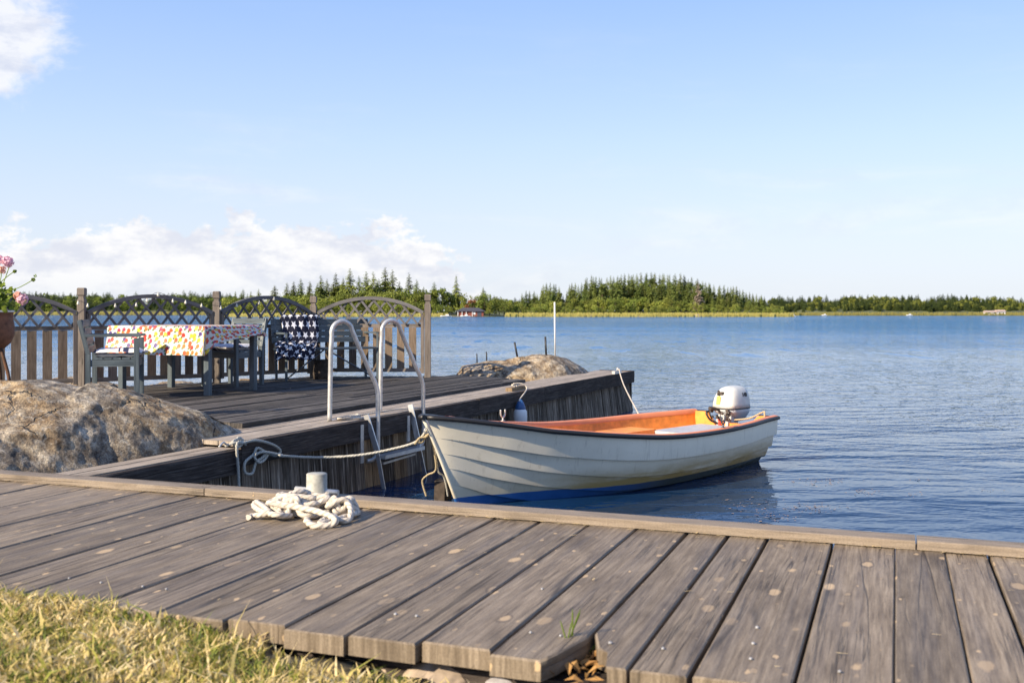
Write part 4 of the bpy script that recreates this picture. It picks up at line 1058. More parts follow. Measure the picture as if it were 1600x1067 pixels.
# ================================================================== ROPES
def rope(name, pts, r, mat, label, n=14, tw=70, cat='rope', group=None, seg=12, parent=None):
    path = ctr(pts, n); res = [path[0]]
    for p in path[1:]:
        if (p - res[-1]).length > r * .32: res.append(p)
    o = MB().tube(res, r, seg, lobes=3, twist=tw, amp=.22).build(name, mat, parent)
    if parent is None: origin_to(o, pts[0]); setp(o, label, cat, group)
    return o
moor = [px_q(352, 697, .0), px_q(366, 692, .06), px_q(378, 692, .07), px_q(400, 688, .09), px_q(425, 694, .1), px_q(438, 704, .1), px_q(430, 712, .1), px_q(415, 706, .09), px_q(402, 700, .08), px_q(396, 710, .08), px_q(383, 722, .08), px_q(383, 738, .08), px_q(394, 739, .08), px_q(400, 722, .09), px_q(408, 716, .1), px_q(420, 706, .11), px_q(413, 718, .11), px_q(404, 722, .11), px_q(398, 712, .1), px_q(412, 706, .12), px_q(440, 711, .15)]
bow_ring = Vector((-.70, 8.50, .68))
moor += [px_q(440, 712, .2) * .5 + px_q(440, 712, .15) * .5, D(500, 714.5, 8.55), D(560, 711, 8.58), D(610, 702, 8.58), D(650, 690, 8.55), bow_ring]
rope('mooring_rope', moor, .0105, M['rope_grey'], 'grey mooring rope sagging from the knot on the walkway edge to the bow ring')
rope('rope_end', [px_q(378, 690, .06), px_q(371, 692, .075), px_q(370, 705, .08), px_q(372, 730, .075), px_q(374, 775, .07)], .0105, M['rope_grey'], 'loose grey rope end hanging down from the knot on the walkway edge')
rope('knot_rope', [px_q(366, 698, .05), px_q(372, 684, .04), px_q(380, 690, .05), px_q(372, 698, .06), px_q(364, 690, .05), px_q(376, 686, .04), px_q(384, 696, .06)], .0105, M['rope_grey'], 'grey rope wound in a knot round the cleat on the walkway edge')
k_ = px_q(356, 696, .01)
setp(origin_to(MB().tube(ctr([k_ - e * .1, k_ - e * .05 + up * .03, k_, k_ + e * .06 + up * .02], 5), .008, 8).build('mooring_hook', M['steel']), k_), 'small galvanised hook fixed to the walkway edge beside the knot', 'hook')
rope('bow_line', [bow_ring, D(677, 700, 8.6), D(681, 733, 8.65), D(668, 742, 8.7), D(660, 752, 8.75), D(666, 775, 8.75)], .008, M['rope_tan'], 'tan line hanging from the bow ring down behind the stem')
rope('bow_line', [bow_ring + Vector((.01, 0, 0)), D(678, 690, 8.62), D(684, 734, 8.66), D(694, 746, 8.7), D(700, 775, 8.75)], .008, M['rope_grey'], 'grey line hanging from the bow ring beside the stem')
rope('lashing', [D(648, 694, 8.5), D(656, 684, 8.5), D(666, 682, 8.5), D(672, 672, 8.5), D(676, 664, 8.52), D(670, 670, 8.52), D(660, 690, 8.52), D(650, 690, 8.5)], .009, M['rope_tan'], 'tan lashing twisted round the bow ring end of the mooring rope')
cp = [Q(1.55, -.12, ZP + .012)]
co_pts = []
for k in range(34):
    a = k * .62; rr = .10 + .02 * math.sin(k * 1.3); c = Q(1.75, -.12, ZP + .012 + .006 * (k // 10)); co_pts.append(c + e * rr * 1.4 * math.cos(a) + nrm * rr * .6 * math.sin(a))
co_pts += [Q(2.1, -.06, ZP + .03), Q(2.4, -.02, ZP + .035), Q(2.7, .0, ZP + .02), Q(2.9, .06, ZP + .02)]
rope('coiled_line', co_pts, .007, M['rope_white'], 'thin white line coiled on the lower platform beside the ladder', n=6)
pl = D(688, 770, 8.95); pl.z = 0
m = MB(); m.beam(pl + Vector((-.02, .06, -.8)), pl + Vector((.02, .04, .17)), .13, .11, ch=.02, jit=.012)
setp(origin_to(m.build('mooring_pile', M['stump']), (pl.x, pl.y, -.8)), 'short dark rotted timber pile standing in the water behind the bow', 'pile')
# stern line and its bracket
sb = px_q(965, 581, .03); 
br = empty('mooring_bracket', sb, 'grey steel bracket with bolt at the outer end of the quay edge', 'bracket')
m = MB(); m.beam(sb - e * .22 + up * .0, sb + e * .12 + up * .0, .05, .05); m.build('plate', M['steel'], br)
MB().tube([sb + up * .02, sb + up * .07], .018, 10).build('bolt', M['steel'], br)
rope('stern_line', [sb + up * .05 + nrm * .02, D(975, 602, 15.5), D(998, 647, 11.75)], .009, M['rope_white'], 'white stern line slanting from the quay end bracket to the boat')

# ================================================================== BOLLARD + ROPE PILE
bo = P(495, 790, ZN); bo.z = ZN
bol = empty('bollard', bo, 'short round pale grey steel bollard with a cross pin on the jetty', 'bollard')
M['bollard'] = simple('worn_grey_paint', (.36, .35, .30), .55, 0, .35, 22, .3)
MB().lathe(bo, [(.06, 0), (.06, .008), (.041, .01), (.041, .128), (.038, .131), (0, .131)], 28).build('post', M['bollard'], bol)
MB().tube([bo + Vector((-.09, .02, .064)), bo + Vector((.09, -.02, .056))], .0115, 12).build('cross_pin', M['steel'], bol)
def pile(seed, c, sx, sy, h, turns, r):
    rnd = random.Random(seed); pts = []
    for k in range(turns):
        a = k * 1.25 + rnd.uniform(-.5, .5); rr = rnd.uniform(.35, 1.0)
        px_, py_ = math.cos(a) * rr * sx, math.sin(a) * rr * sy
        z = r + max(0, h * (1 - rr) * rnd.uniform(.5, 1.1)) + (rnd.random() < .45) * rnd.uniform(.01, .045)
        pts.append(Vector((c.x + px_, c.y + py_, ZN + z)))
    return pts
ppts = [bo + Vector((.045, .0, .03)), bo + Vector((0, .055, .035)), bo + Vector((-.055, 0, .04)), bo + Vector((0, -.058, .04)), bo + Vector((.056, 0, .05)), bo + Vector((0, .056, .05)), bo + Vector((-.056, 0, .055)), bo + Vector((-.02, -.06, .06))]
ppts += [D(473, 768, 3.98), D(455, 772, 3.95), D(440, 790, 3.9), D(437, 803, 3.85), D(448, 806, 3.84), D(456, 785, 3.88), D(464, 778, 3.88), D(468, 800, 3.84), D(486, 806, 3.83)]
ppts += pile(5, P(468, 803, ZN), .17, .085, .05, 34, .011)
ppts += [D(500, 800, 3.8), D(524, 812, 3.72), D(515, 820, 3.70), D(490, 821, 3.69), D(478, 812, 3.74)]
rope('rope_pile', ppts, .0112, M['rope_white'], 'heap of thick white braided rope around the steel bollard', n=8, tw=70)
rope('rope_loop', [P(540, 800, ZN + .014), D(524, 800, 3.88), D(527, 787, 3.92), D(540, 784, 3.9), D(548, 795, 3.85), D(545, 812, 3.78), P(528, 812, ZN + .014), D(520, 806, 3.82), P(500, 818, ZN + .016)] + pile(8, P(532, 806, ZN), .065, .055, .04, 14, .0112), .0108, M['rope_white'], 'smaller coil of white rope at the right of the heap', n=8, tw=70)
rope('rope_loop', pile(21, P(452, 806, ZN), .12, .06, .05, 17, .0112) , .0108, M['rope_white'], 'loose loops of white rope lying over the left part of the heap', n=8, tw=70)
rope('rope_tail', [P(455, 806, ZN + .014), P(430, 804, ZN + .03), P(408, 798, ZN + .02), D(397, 790, 4.0), D(402, 785, 4.02), P(420, 800, ZN + .03), P(395, 806, ZN + .014), P(388, 808, ZN + .014)], .0105, M['rope_white'], 'white rope tail curling out of the heap at its left end', n=8, tw=70)

# ================================================================== CLEAT + FENDER
cl = empty('cleat', pb + up * .045, 'small pale cleat on a wood block at the quay edge', 'cleat')
m = MB(); m.tube([pb - e * .12 + up * .075, pb + e * .12 + up * .075], .012, 10); m.build('horn', M['rope_white'], cl)
for s_ in (-.04, .04): MB().tube([pb + e * s_ + up * .045, pb + e * s_ + up * .075], .011, 8).build('foot', M['white'], cl)
fq = Qpx(813, .12, 0); ftop = CAMZ - (628 - HY) / F * fq.y; fbot = CAMZ - (660 - HY) / F * fq.y
fen = empty('fender', (fq.x, fq.y, fbot), 'white boat fender with blue top hanging on the quay side', 'fender')
MB().lathe((fq.x, fq.y, 0), [(0, fbot - .05), (.06, fbot - .04), (.082, fbot), (.085, fbot + .08), (.08, ftop - .11), (.06, ftop - .085)], 20).build('fender_body', M['white'], fen)
MB().lathe((fq.x, fq.y, 0), [(.062, ftop - .088), (.066, ftop - .07), (.045, ftop - .015), (.02, ftop + .03), (0, ftop + .035)], 16).build('fender_cap', M['bluefender'], fen)
rope('fender_line', [pb + up * .09 - e * .08, pb + up * .085 + nrm * .09, pb + nrm * .15 + up * .02, Vector((fq.x - .01, fq.y, ftop + .03)), Vector((fq.x, fq.y, ftop + .01))], .008, M['rope_white'], 'white cord from the cleat down to the fender')

# ================================================================== BOAT
B0 = Vector((-.72, 8.34, 0)); bax = Vector((.704, .710, 0)).normalized(); bsd = Vector((bax.y, -bax.x, 0))   # towards the camera = starboard/port near side
BLn = 4.58
boat = empty('motorboat', B0, 'cream clinker motorboat with orange inside and black rubbing strake moored at the quay', 'boat')
boat.rotation_euler = (0, 0, math.atan2(bax.y, bax.x))
ts = [0, .1, .2, .35, .5, .65, .8, 1.0]
def bz(t): return sinterp(t, ts, [.80, .733, .648, .566, .505, .486, .49, .50])
def bb_(t): return sinterp(t, ts, [.02, .33, .53, .70, .78, .78, .72, .56]) if t > .1 else .02 + .31 * (t / .1) ** .75
def kz(t): return sinterp(t, [0, .08, .2, .4, .7, 1], [-.05, -.16, -.2, -.2, -.18, -.12])
def hullpt(t, s_, side, off=0.0):
    zs, zk, b_ = bz(t), kz(t), bb_(t)
    k = min(1, t / .45); k = k * k * (3 - 2 * k)
    yV = s_ ** 1.25; zV = s_
    th = s_ * math.pi / 2; yU = math.sin(th) ** .75; zU = (1 - math.cos(th)) ** .82
    yU = yU * .93 + .07 * s_
    y = b_ * (yV * (1 - k) + yU * k); z = zk + (zs - zk) * (zV * (1 - k) + zU * k)
    stem = .40 * max(0, (.80 - z) / .80) ** .9 + .15 * max(0, -z / .1) ** 1.2 * 0
    x = BLn * t + (1 - t) ** 3 * stem - .10 * t ** 8 * (zs - z)
    return Vector((x, -side * (max(0, y - off)), z))
NS = 5; NT_ = 60
def hull_side(side):
    m = MB(); cuts = [0, .30, .47, .62, .78, 1.0]
    rings = []
    for i in range(NT_ + 1):
        t = (i / NT_); t = t ** 1.15; ring = []
        for k in range(NS):
            s0, s1 = cuts[k], cuts[k + 1]; lap = .034 * min(1, t / .12) * (1 if k else 0)
            for j in range(4):
                f = j / 3; s_ = s0 + (s1 - s0) * f; p = hullpt(t, s_, side); q = hullpt(t, min(1, s_ + .01), side) - hullpt(t, max(0, s_ - .01), side)
                nv = Vector((0, -q.z, q.y)) if side > 0 else Vector((0, q.z, -q.y))
                nv = Vector((0, nv.y, nv.z)); 
                if nv.length > 1e-6: nv.normalize()
                if nv.y * side > 0: nv = -nv
                ring.append(p + nv * lap * (1 - f) ** 1.0)
                if j in (0, 3): ring.append(ring[-1].copy())
        rings.append(ring)
    n = len(rings[0])
    for r_ in rings: m.v += r_
    for i in range(NT_):
        for j in range(n - 1):
            a = i * n + j; fc = (a, a + n, a + n + 1, a + 1); lapf = (j % 6 == 5)
            if j % 6 in (0, 4): continue
            m.face(fc if side > 0 else fc[::-1], None, 0, not lapf)
    return m
def mk(mbuilder, name, mat, parent=None, loc=(0, 0, 0)):
    o = bpy.data.objects.new(name, mbuilder.mesh(name, mat)); COL.objects.link(o); o.parent = parent or boat; o.location = loc; return o
h = hull_side(1); h2 = hull_side(-1); off = len(h.v); h.v += h2.v
for f_, uv_, mi_, sm_ in zip(h2.f, h2.uv, h2.mi, h2.sm): h.face([i + off for i in f_], uv_, mi_, sm_)
# transom
tr_n = 16; b0 = len(h.v); up_ = [hullpt(1, k / tr_n, 1) for k in range(tr_n + 1)]; dn_ = [hullpt(1, k / tr_n, -1) for k in range(tr_n + 1)]
def notch(y): return .50 if abs(y) > .34 else (.395 if abs(y) < .24 else .395 + (abs(y) - .24) / .10 * .105)
for k in range(tr_n + 1):
    pass
cols_ = 14; b0 = len(h.v)
def sect_y(t, z):
    lo, hi = 0.0, 1.0
    for _ in range(22):
        mid = (lo + hi) / 2
        if hullpt(t, mid, 1).z < z: lo = mid
        else: hi = mid
    return abs(hullpt(t, lo, 1).y)
ysx = np.linspace(-.56, .56, 41)
def zbot(y):
    lo, hi = 0.0, 1.0
    for _ in range(22):
        mid = (lo + hi) / 2
        if abs(hullpt(1, mid, 1).y) < abs(y): lo = mid
        else: hi = mid
    return hullpt(1, lo, 1).z
for dxx in (0, -.035):
    for y in ysx:
        zt_ = notch(y); zb_ = zbot(y)
        for z in (zb_, max(zb_, zt_)): h.v.append(Vector((BLn - .10 * (.5 - z) + dxx, y, z)))
for i in range(40):
    a = b0 + i * 2; c = a + 82; h.face((a, a + 2, a + 3, a + 1)); h.face((c, c + 1, c + 3, c + 2), None, 1); h.face((a + 1, a + 3, c + 3, c + 1), None, 1)
hull = mk(h, 'hull', [M['hull'], M['orange']])
# inner shell
m = MB(); tI = [i / 50 for i in range(1, 51)]
def inner(t, s_, side): 
    p = hullpt(t, s_, side); y = max(0.0, abs(p.y) - .05 - .02 * s_); p.y = math.copysign(y, -side); p.z = max(p.z, .06) if s_ < .95 else p.z - .0; 
    return p
for side in (1, -1):
    b0 = len(m.v); sn = 14
    for i in range(51):
        t = .035 + (.992 - .035) * i / 50
        for j in range(sn + 1): m.v.append(inner(t, j / sn, side))
    for i in range(50):
        for j in range(sn):
            a = b0 + i * (sn + 1) + j; fc = (a, a + 1, a + sn + 2, a + sn + 1); m.face(fc if side > 0 else fc[::-1], None, 0, True)
mk(m, 'inner_shell', M['orange'])
# gunwale: flange on top + black rubbing strake outside
m = MB(); r_ = MB()
for side in (1, -1):
    b0 = len(m.v); path = []
    for i in range(61):
        t = (i / 60) ** 1.15; p = hullpt(t, 1, side); q = hullpt(min(1, t + .01), 1, side) - hullpt(max(0, t - .01), 1, side); inn = Vector((0, side, 0))
        wI = min(.075, abs(p.y)); m.v += [p + Vector((0, 0, .002)) - inn * .012, p + Vector((0, 0, .016)) - inn * .004, p + inn * (wI * .6) + Vector((0, 0, .018)), p + inn * wI + Vector((0, 0, .008)), p + inn * wI + Vector((0, 0, -.03))]
        path.append(p - inn * .014 + Vector((0, 0, -.008)))
    for i in range(9, 60):
        for j in range(4):
            a = b0 + i * 5 + j; fc = (a, a + 1, a + 6, a + 5); m.face(fc if side > 0 else fc[::-1], None, 0, True)
    r_.tube(path, .021, 8)
r_.tube([hullpt(0, 1, 1) + Vector((-.03, .03, -.005)), hullpt(0, 1, 1) + Vector((-.035, -.03, -.005))], .022, 8)
for k in (-1, 1): r_.tube([Vector((BLn + .012, .56 * k, .49)), Vector((BLn + .012, .33 * k, .49))], .018, 8)
mk(m, 'gunwale', M['gunwale']); mk(r_, 'rub_rail', M['black'])
# keel / stem strip
m = MB(); path = [hullpt(0, s_, 1) for s_ in np.linspace(1, 0, 12)] + [hullpt(t, 0, 1) for t in np.linspace(.05, 1, 14)]
path = [Vector((p.x - .008, 0, p.z - .01)) for p in path]; m.tube(path, .016, 8); mk(m, 'stem_band', M['hull'])
# foredeck, thwarts, stern seats
m = MB()
def deckgrid(t0, t1, z, ins=.06, thick=.03, mi=0):
    n = 12; b0 = len(m.v)
    for i in range(n + 1):
        t = t0 + (t1 - t0) * i / n; zz = z(t) if callable(z) else z; y = max(0, sect_y(t, zz) - ins)
        y2 = max(0, sect_y(t, zz - thick) - ins)
        for (yy, dz) in ((-y2, -thick), (-y, 0), (y, 0), (y2, -thick)): m.v.append(Vector((BLn * t + (1 - t) ** 3 * .4 * max(0, (.8 - zz) / .8) ** .9, yy, zz + dz)))
    for i in range(n):
        for j in range(3):
            a = b0 + i * 4 + j; m.face((a, a + 4, a + 5, a + 1), None, mi)
    m.face((b0, b0 + 1, b0 + 2, b0 + 3)); q_ = b0 + n * 4; m.face((q_ + 3, q_ + 2, q_ + 1, q_))
deckgrid(.03, .17, lambda t: bz(t) - .05); mk(m, 'foredeck', M['orange']); m = MB()
deckgrid(.38, .44, .36); mk(m, 'thwart', M['orange']); m = MB()
deckgrid(.60, .98, .33, thick=.2); mk(m, 'stern_seat', M['orange']); m = MB()
m.box((BLn * .84, -.06, .36), (BLn * .20, .62, .05)); mk(m, 'seat_board', M['greyplate'])
m = MB(); m.box((BLn * .68, .38, .35), (BLn * .13, .34, .10)); mk(m, 'side_locker', M['orange'])
# oarlocks
for (t, side) in ((.33, -1), (.71, 1)):
    p = hullpt(t, 1, side) + Vector((0, side * .035, .018)); m = MB(); m.tube([p, p + Vector((0, 0, .035))], .008, 8)
    m.tube(ctr([p + Vector((-.03, 0, .11)), p + Vector((-.028, 0, .06)), p + Vector((0, 0, .035)), p + Vector((.028, 0, .06)), p + Vector((.03, 0, .11))], 6), .008, 8); m.lathe(p, [(.02, 0), (.02, .006), (0, .006)], 12)
    mk(m, 'oarlock', M['darksteel'] if side > 0 else M['steel'])
# bow ring
m = MB(); c = Vector((.06, 0, .68)); m.tube([c + Vector((0, .0, 0)) + Vector((math.cos(a) * .022 - .03, 0, math.sin(a) * .022)) for a in np.linspace(0, 6.28, 14)], .005, 6); mk(m, 'bow_ring', M['steel'])
rl = rope('quarter_rope', [boat.matrix_basis @ Vector((BLn - .10, -.08, .44)), boat.matrix_basis @ Vector((BLn - .06, -.25, .47)), boat.matrix_basis @ Vector((BLn - .03, -.40, .545)), boat.matrix_basis @ Vector((BLn - .05, -.43, .53)), boat.matrix_basis @ Vector((BLn - .07, -.44, .40))], .009, M['rope_tan'], 'tan rope tied over the stern corner beside the outboard motor')

# outboard motor
mloc = boat.matrix_basis @ Vector((BLn + .11, .10, .0))
motor = empty('outboard_motor', mloc, 'white and grey outboard motor clamped on the boat transom', 'motor'); motor.rotation_euler = boat.rotation_euler
def superloft(secs, n=36, p=4.0):
    m = MB()
    for (z, cx, rx, ry) in secs:
        for k in range(n):
            a = 2 * math.pi * k / n; ca, sa = math.cos(a), math.sin(a)
            m.v.append(Vector((cx + rx * math.copysign(abs(ca) ** (2 / p), ca), ry * math.copysign(abs(sa) ** (2 / p), sa), z)))
    for i in range(len(secs) - 1):
        for k in range(n): m.face((i * n + k, i * n + (k + 1) % n, (i + 1) * n + (k + 1) % n, (i + 1) * n + k), None, 0, True)
    m.face([k for k in range(n)][::-1]); m.face([(len(secs) - 1) * n + k for k in range(n)])
    return m
secs = [(.555, .01, .215, .160), (.60, .012, .213, .158), (.66, .018, .203, .150), (.71, .028, .186, .136), (.75, .04, .165, .118), (.775, .048, .142, .098), (.79, .053, .11, .072), (.797, .056, .07, .042), (.799, .057, .03, .018)]
cowl = mk(superloft(secs), 'cowling', M['cowl'], motor)
mk(superloft([(.40, .07, .11, .07), (.45, .06, .15, .11), (.50, .03, .195, .145), (.547, .01, .213, .158)]), 'lower_cowling', M['cowl2'], motor)
mk(superloft([(.546, .01, .217, .162), (.557, .01, .217, .162)]), 'seam', M['black'], motor)
m = MB(); m.box((.05, 0, .2), (.11, .055, .5)); mk(m, 'drive_leg', M['cowl2'], motor)
m = MB(); m.box((-.10, 0, .40), (.06, .17, .16)); m.box((-.16, -.06, .36), (.05, .035, .15)); m.box((-.16, .06, .36), (.05, .035, .15)); m.box((-.13, 0, .45), (.08, .05, .07))
for s_ in (-.06, .06): m.tube([Vector((-.18, s_, .34)), Vector((-.24, s_, .34))], .010, 8); m.tube([Vector((-.24, s_ - .03, .34)), Vector((-.24, s_ + .03, .34))], .007, 8)
mk(m, 'clamp_bracket', M['greyplate'], motor)
m = MB(); 
for k in range(22):
    c = Vector((random.uniform(-.23, -.13), random.uniform(-.12, .12), random.uniform(.43, .565))); m.lathe(c, [(0, -.012), (random.uniform(.012, .024), 0), (random.uniform(.006, .02), .018), (0, .02)], 9, axis=(random.gauss(0, 1), random.gauss(0, 1), random.gauss(0, 1)))
m.tube(ctr([Vector((-.15, .05, .52)), Vector((-.22, .10, .55)), Vector((-.25, .12, .50)), Vector((-.2, .13, .43))], 6), .008, 8)
m.tube(ctr([Vector((-.15, -.08, .5)), Vector((-.23, -.11, .53)), Vector((-.22, -.06, .46)), Vector((-.15, -.05, .44))], 6), .007, 8)
mk(m, 'throttle_linkage', M['engine'], motor)
m = MB(); m.tube(ctr([Vector((-.16, .03, .53)), Vector((-.25, .05, .55)), Vector((-.33, .07, .56))], 5), [.016] * 5 + [.022] * 6, 12); mk(m, 'tiller', M['engine'], motor)
m = MB(); m.tube(ctr([Vector((-.2, .14, .52)), Vector((-.26, .16, .50)), Vector((-.24, .12, .42)), Vector((-.18, .06, .38))], 6), .012, 8); mk(m, 'cable', M['black'], motor)
m = MB(); m.box((-.215, .01, .375), (.02, .03, .07)); m.tube([Vector((-.21, -.01, .36)), Vector((-.22, .03, .43))], .008, 8); mk(m, 'lever', M['red'], motor)
m = MB(); m.box((-.165, .03, .725), (.04, .065, .026)); m.tube([Vector((-.19, .05, .70)), Vector((-.175, .05, .755))], .013, 8); mk(m, 'starter_grip', M['engine'], motor)
m = MB(); m.obox((-.205, .015, .60), (0, 1, 0), (0.16, 0, 1), (-1, 0, .16), .05, .09, .0035); mk(m, 'sticker', M['yellow'], motor)
fc = bpy.data.curves.new('t', 'FONT'); fc.body = '140'; fc.size = .066; fc.align_x = 'CENTER'; fc.extrude = .003; fc.offset = .001; to = bpy.data.objects.new('t', fc); COL.objects.link(to)
me = bpy.data.meshes.new_from_object(to.evaluated_get(bpy.context.evaluated_depsgraph_get())); bpy.data.objects.remove(to); me.materials.append(M['black']); me.name = 'number'
no = bpy.data.objects.new('number', me); COL.objects.link(no); no.parent = motor; no.rotation_euler = (R(90 - 17), 0, 0); no.location = (.06, -.1455, .685)

# ================================================================== FAR SHORES
def far_land(name, px0, px1, Y0, Y1, zmax, n=60):
    m = MB(); rows = 6
    for i in range(n + 1):
        px = px0 + (px1 - px0) * i / n; edge = min(1, 6 * i / n, 6 * (n - i) / n)
        for j in range(rows + 1):
            f = j / rows; Y = Y0 + (Y1 - Y0) * f + 5 * noise.noise(Vector((i * .3, j, Y0))); k = (px - HX) / F
            z = -.4 + (zmax + .4) * min(1, (f * 1.6)) ** .7 * edge + .4 * noise.noise(Vector((i * .5, j * 2, 1))) * f
            m.v.append(Vector((k * Y, Y, z)))
    for i in range(n):
        for j in range(rows):
            a = i * (rows + 1) + j; m.face((a, a + rows + 1, a + rows + 2, a + 1), None, 0, True)
    return setp(m.build(name, M['farland']), kind='structure')
far_land('island_ground', 780, 1245, 322, 400, 2.0); far_land('shore_ground', 330, 835, 322, 400, 1.6)
far_land('far_shore_ground', 1150, 1900, 425, 560, 5.5); far_land('far_shore_ground', -300, 420, 480, 620, 6.0); far_land('far_shore_ground', 700, 900, 430, 520, 5.0)

def spruce_mesh(seed, H=12.0, full=1.0, mat='spruce', ragged=0.0):
    rnd = random.Random(seed); m = MB(); nl = 26; base = .10 * H
    for k in range(nl):
        f = k / (nl - 1); z = base + (H - base) * f ** .95; rad = (1 - f) ** .72 * H * .185 * full * rnd.uniform(.75, 1.2) + .22
        nb = max(7, int(13 * (1 - f) + 6))
        for b_ in range(nb):
            if rnd.random() < ragged: continue
            a = rnd.uniform(0, 6.283); L = rad * rnd.uniform(.65, 1.2); droop = L * rnd.uniform(.15, .5); dv = Vector((math.cos(a), math.sin(a), 0)); sd = Vector((-dv.y, dv.x, 0))
            for q in range(3):
                f0 = q / 3; p0 = Vector((0, 0, z)) + dv * L * f0 + Vector((0, 0, -droop * f0 * f0)); p1 = Vector((0, 0, z)) + dv * L * (f0 + .42) + Vector((0, 0, -droop * (f0 + .42) ** 2 + .05))
                wd = L * .30 * (1.1 - f0) + .12; b0 = len(m.v); mid = (p0 + p1) / 2 + Vector((0, 0, rnd.uniform(-.12, .12)))
                m.v += [p0, mid + sd * wd + Vector((0, 0, -wd * .5)), p1, mid - sd * wd + Vector((0, 0, -wd * .5))]; m.face((b0, b0 + 1, b0 + 2)); m.face((b0, b0 + 2, b0 + 3))
    return m.mesh('crown', M[mat])
def broad_mesh(seed, H=7.0, Wd=3.0, mat='leaf', n=950, low=.06):
    rnd = random.Random(seed); m = MB(); cl = []
    for k in range(15):
        f = rnd.uniform(.15, .88); rr = math.sin(math.pi * min(1, (f + .12) * .85)) ** .6
        cl.append((Vector((rnd.uniform(-1, 1) * Wd * .5 * rr, rnd.uniform(-1, 1) * Wd * .5 * rr, H * f)), Wd * rnd.uniform(.16, .34)))
    cl.append((Vector((0, 0, H * .86)), Wd * .25))
    for k in range(n):
        c, r_ = rnd.choice(cl); dv = Vector((rnd.gauss(0, 1), rnd.gauss(0, 1), rnd.gauss(0, 1))).normalized(); p = c + dv * r_ * rnd.uniform(.5, 1.08)
        if p.z < H * low: p.z = H * low + rnd.uniform(0, .5)
        nn = (dv + Vector((rnd.gauss(0, .5), rnd.gauss(0, .5), rnd.gauss(0, .5) + .3))).normalized(); t1 = nn.orthogonal().normalized(); t2 = nn.cross(t1); s_ = rnd.uniform(.10, .26) * (H / 7) ** .5; b0 = len(m.v); a = rnd.uniform(0, 6.28)
        for i in range(5):
            an = a + i * 1.2566; m.v.append(p + (t1 * math.cos(an) + t2 * math.sin(an)) * s_ * rnd.uniform(.6, 1.2))
        m.face([b0 + i for i in range(5)])
    return m.mesh('crown', M[mat])
def trunk_mesh(H, r_=.16, mat='bark', top=.8):
    m = MB(); m.tube([Vector((0, 0, -.8)), Vector((0, 0, H * .35)), Vector((0, 0, H * top))], [r_ * 1.1, r_ * .8, r_ * .25], 7)
    for k in range(5):
        a = k * 2.4; z = H * (.3 + .09 * k); m.tube([Vector((0, 0, z)), Vector((math.cos(a) * H * .09, math.sin(a) * H * .09, z + H * .06))], [r_ * .35, r_ * .12], 5)
    return m.mesh('trunk', M[mat])
spr = [spruce_mesh(k, 12, random.uniform(.85, 1.25), 'spruce', .06 * k / 2) for k in range(6)]; spt = trunk_mesh(12, .16, 'bark', .95)
brd = [broad_mesh(20 + k, 7, random.uniform(3.2, 4.6)) for k in range(6)]; brt = trunk_mesh(7, .14, 'bark', .7)
rus = broad_mesh(40, 7, 4.2, 'russet'); pines = [broad_mesh(60 + k, 7, random.uniform(2.0, 3.0), 'pine', 1000, .3) for k in range(3)]; dead = spruce_mesh(50, 12, 1.0, 'deadn', .45); det = trunk_mesh(12, .16, 'barkpale', .97)
treeN = {}
ZONE = {'spruces on the wooded island': [(860, 'at its left end'), (930, 'left of its crest'), (1000, 'just left of its highest point'), (1060, 'at its highest point'), (1120, 'around the dead tree'), (1300, 'at its right end')],
        'bushes along the island shore': [(870, 'at its left end'), (960, 'left of its middle'), (1050, 'at its middle'), (1130, 'below the dead tree'), (1300, 'at its right end')],
        'spruces on the left shore': [(430, 'behind the table'), (500, 'behind the bench'), (560, 'left of the tallest one'), (630, 'at the tallest one'), (900, 'near the last fence post')],
        'leafy trees on the left shore': [(430, 'behind the table'), (500, 'behind the bench'), (590, 'behind the left half of the last fence panel'), (670, 'behind the right half of the last fence panel'), (730, 'left of the boathouse'), (900, 'right of the boathouse')]}
def tree(kind, px, ytop, Y, label, group, zg=1.0, hmin=3, wide=1.0, crown=None, tmesh=None):
    k = (px - HX) / F; H = CAMZ + (HY - ytop) * Y / F - zg; H = max(H, hmin)
    if kind == 'spruce_tree': me = crown or random.choice(spr); tm = tmesh or spt; base = 12.0
    elif kind == 'pine_tree': me = random.choice(pines); tm = brt; base = 7.0
    else: me = crown or random.choice(brd); tm = tmesh or brt; base = 7.0
    s_ = H / base; r = bpy.data.objects.new(kind, None); COL.objects.link(r); r.location = (k * Y, Y, zg); r.rotation_euler = (0, 0, random.uniform(0, 6.28)); sx = s_ ** .8 * random.uniform(.85, 1.15) * wide
    r.scale = (sx, sx, s_); 
    if group in ZONE:
        label = label.replace('light green ', 'green ').replace('dark green ', 'dark ') + ', ' + [z for lim, z in ZONE[group] if px <= lim][0]
    setp(r, label, 'tree', group)
    for nm, mm in (('crown', me), ('trunk', tm)):
        c = bpy.data.objects.new(nm, mm); COL.objects.link(c); c.parent = r
    return r
def prof(xs_, ys_): return lambda px: interp(px, xs_, ys_)
mid_top = prof([800, 823, 838, 852, 872, 880, 894, 905, 920, 944, 964, 998, 1013, 1024, 1050, 1067, 1098, 1119, 1151, 1168, 1185, 1194, 1215], [470, 449, 456, 442, 439, 458, 437, 446, 430, 432, 430, 424, 424, 427, 425, 428, 437, 444, 447, 453, 456, 463, 472])
LM = 'dark green spruce on the wooded island'; LB = 'light green leafy bush along the island shore'
gM = 'spruces on the wooded island'; gB = 'bushes along the island shore'
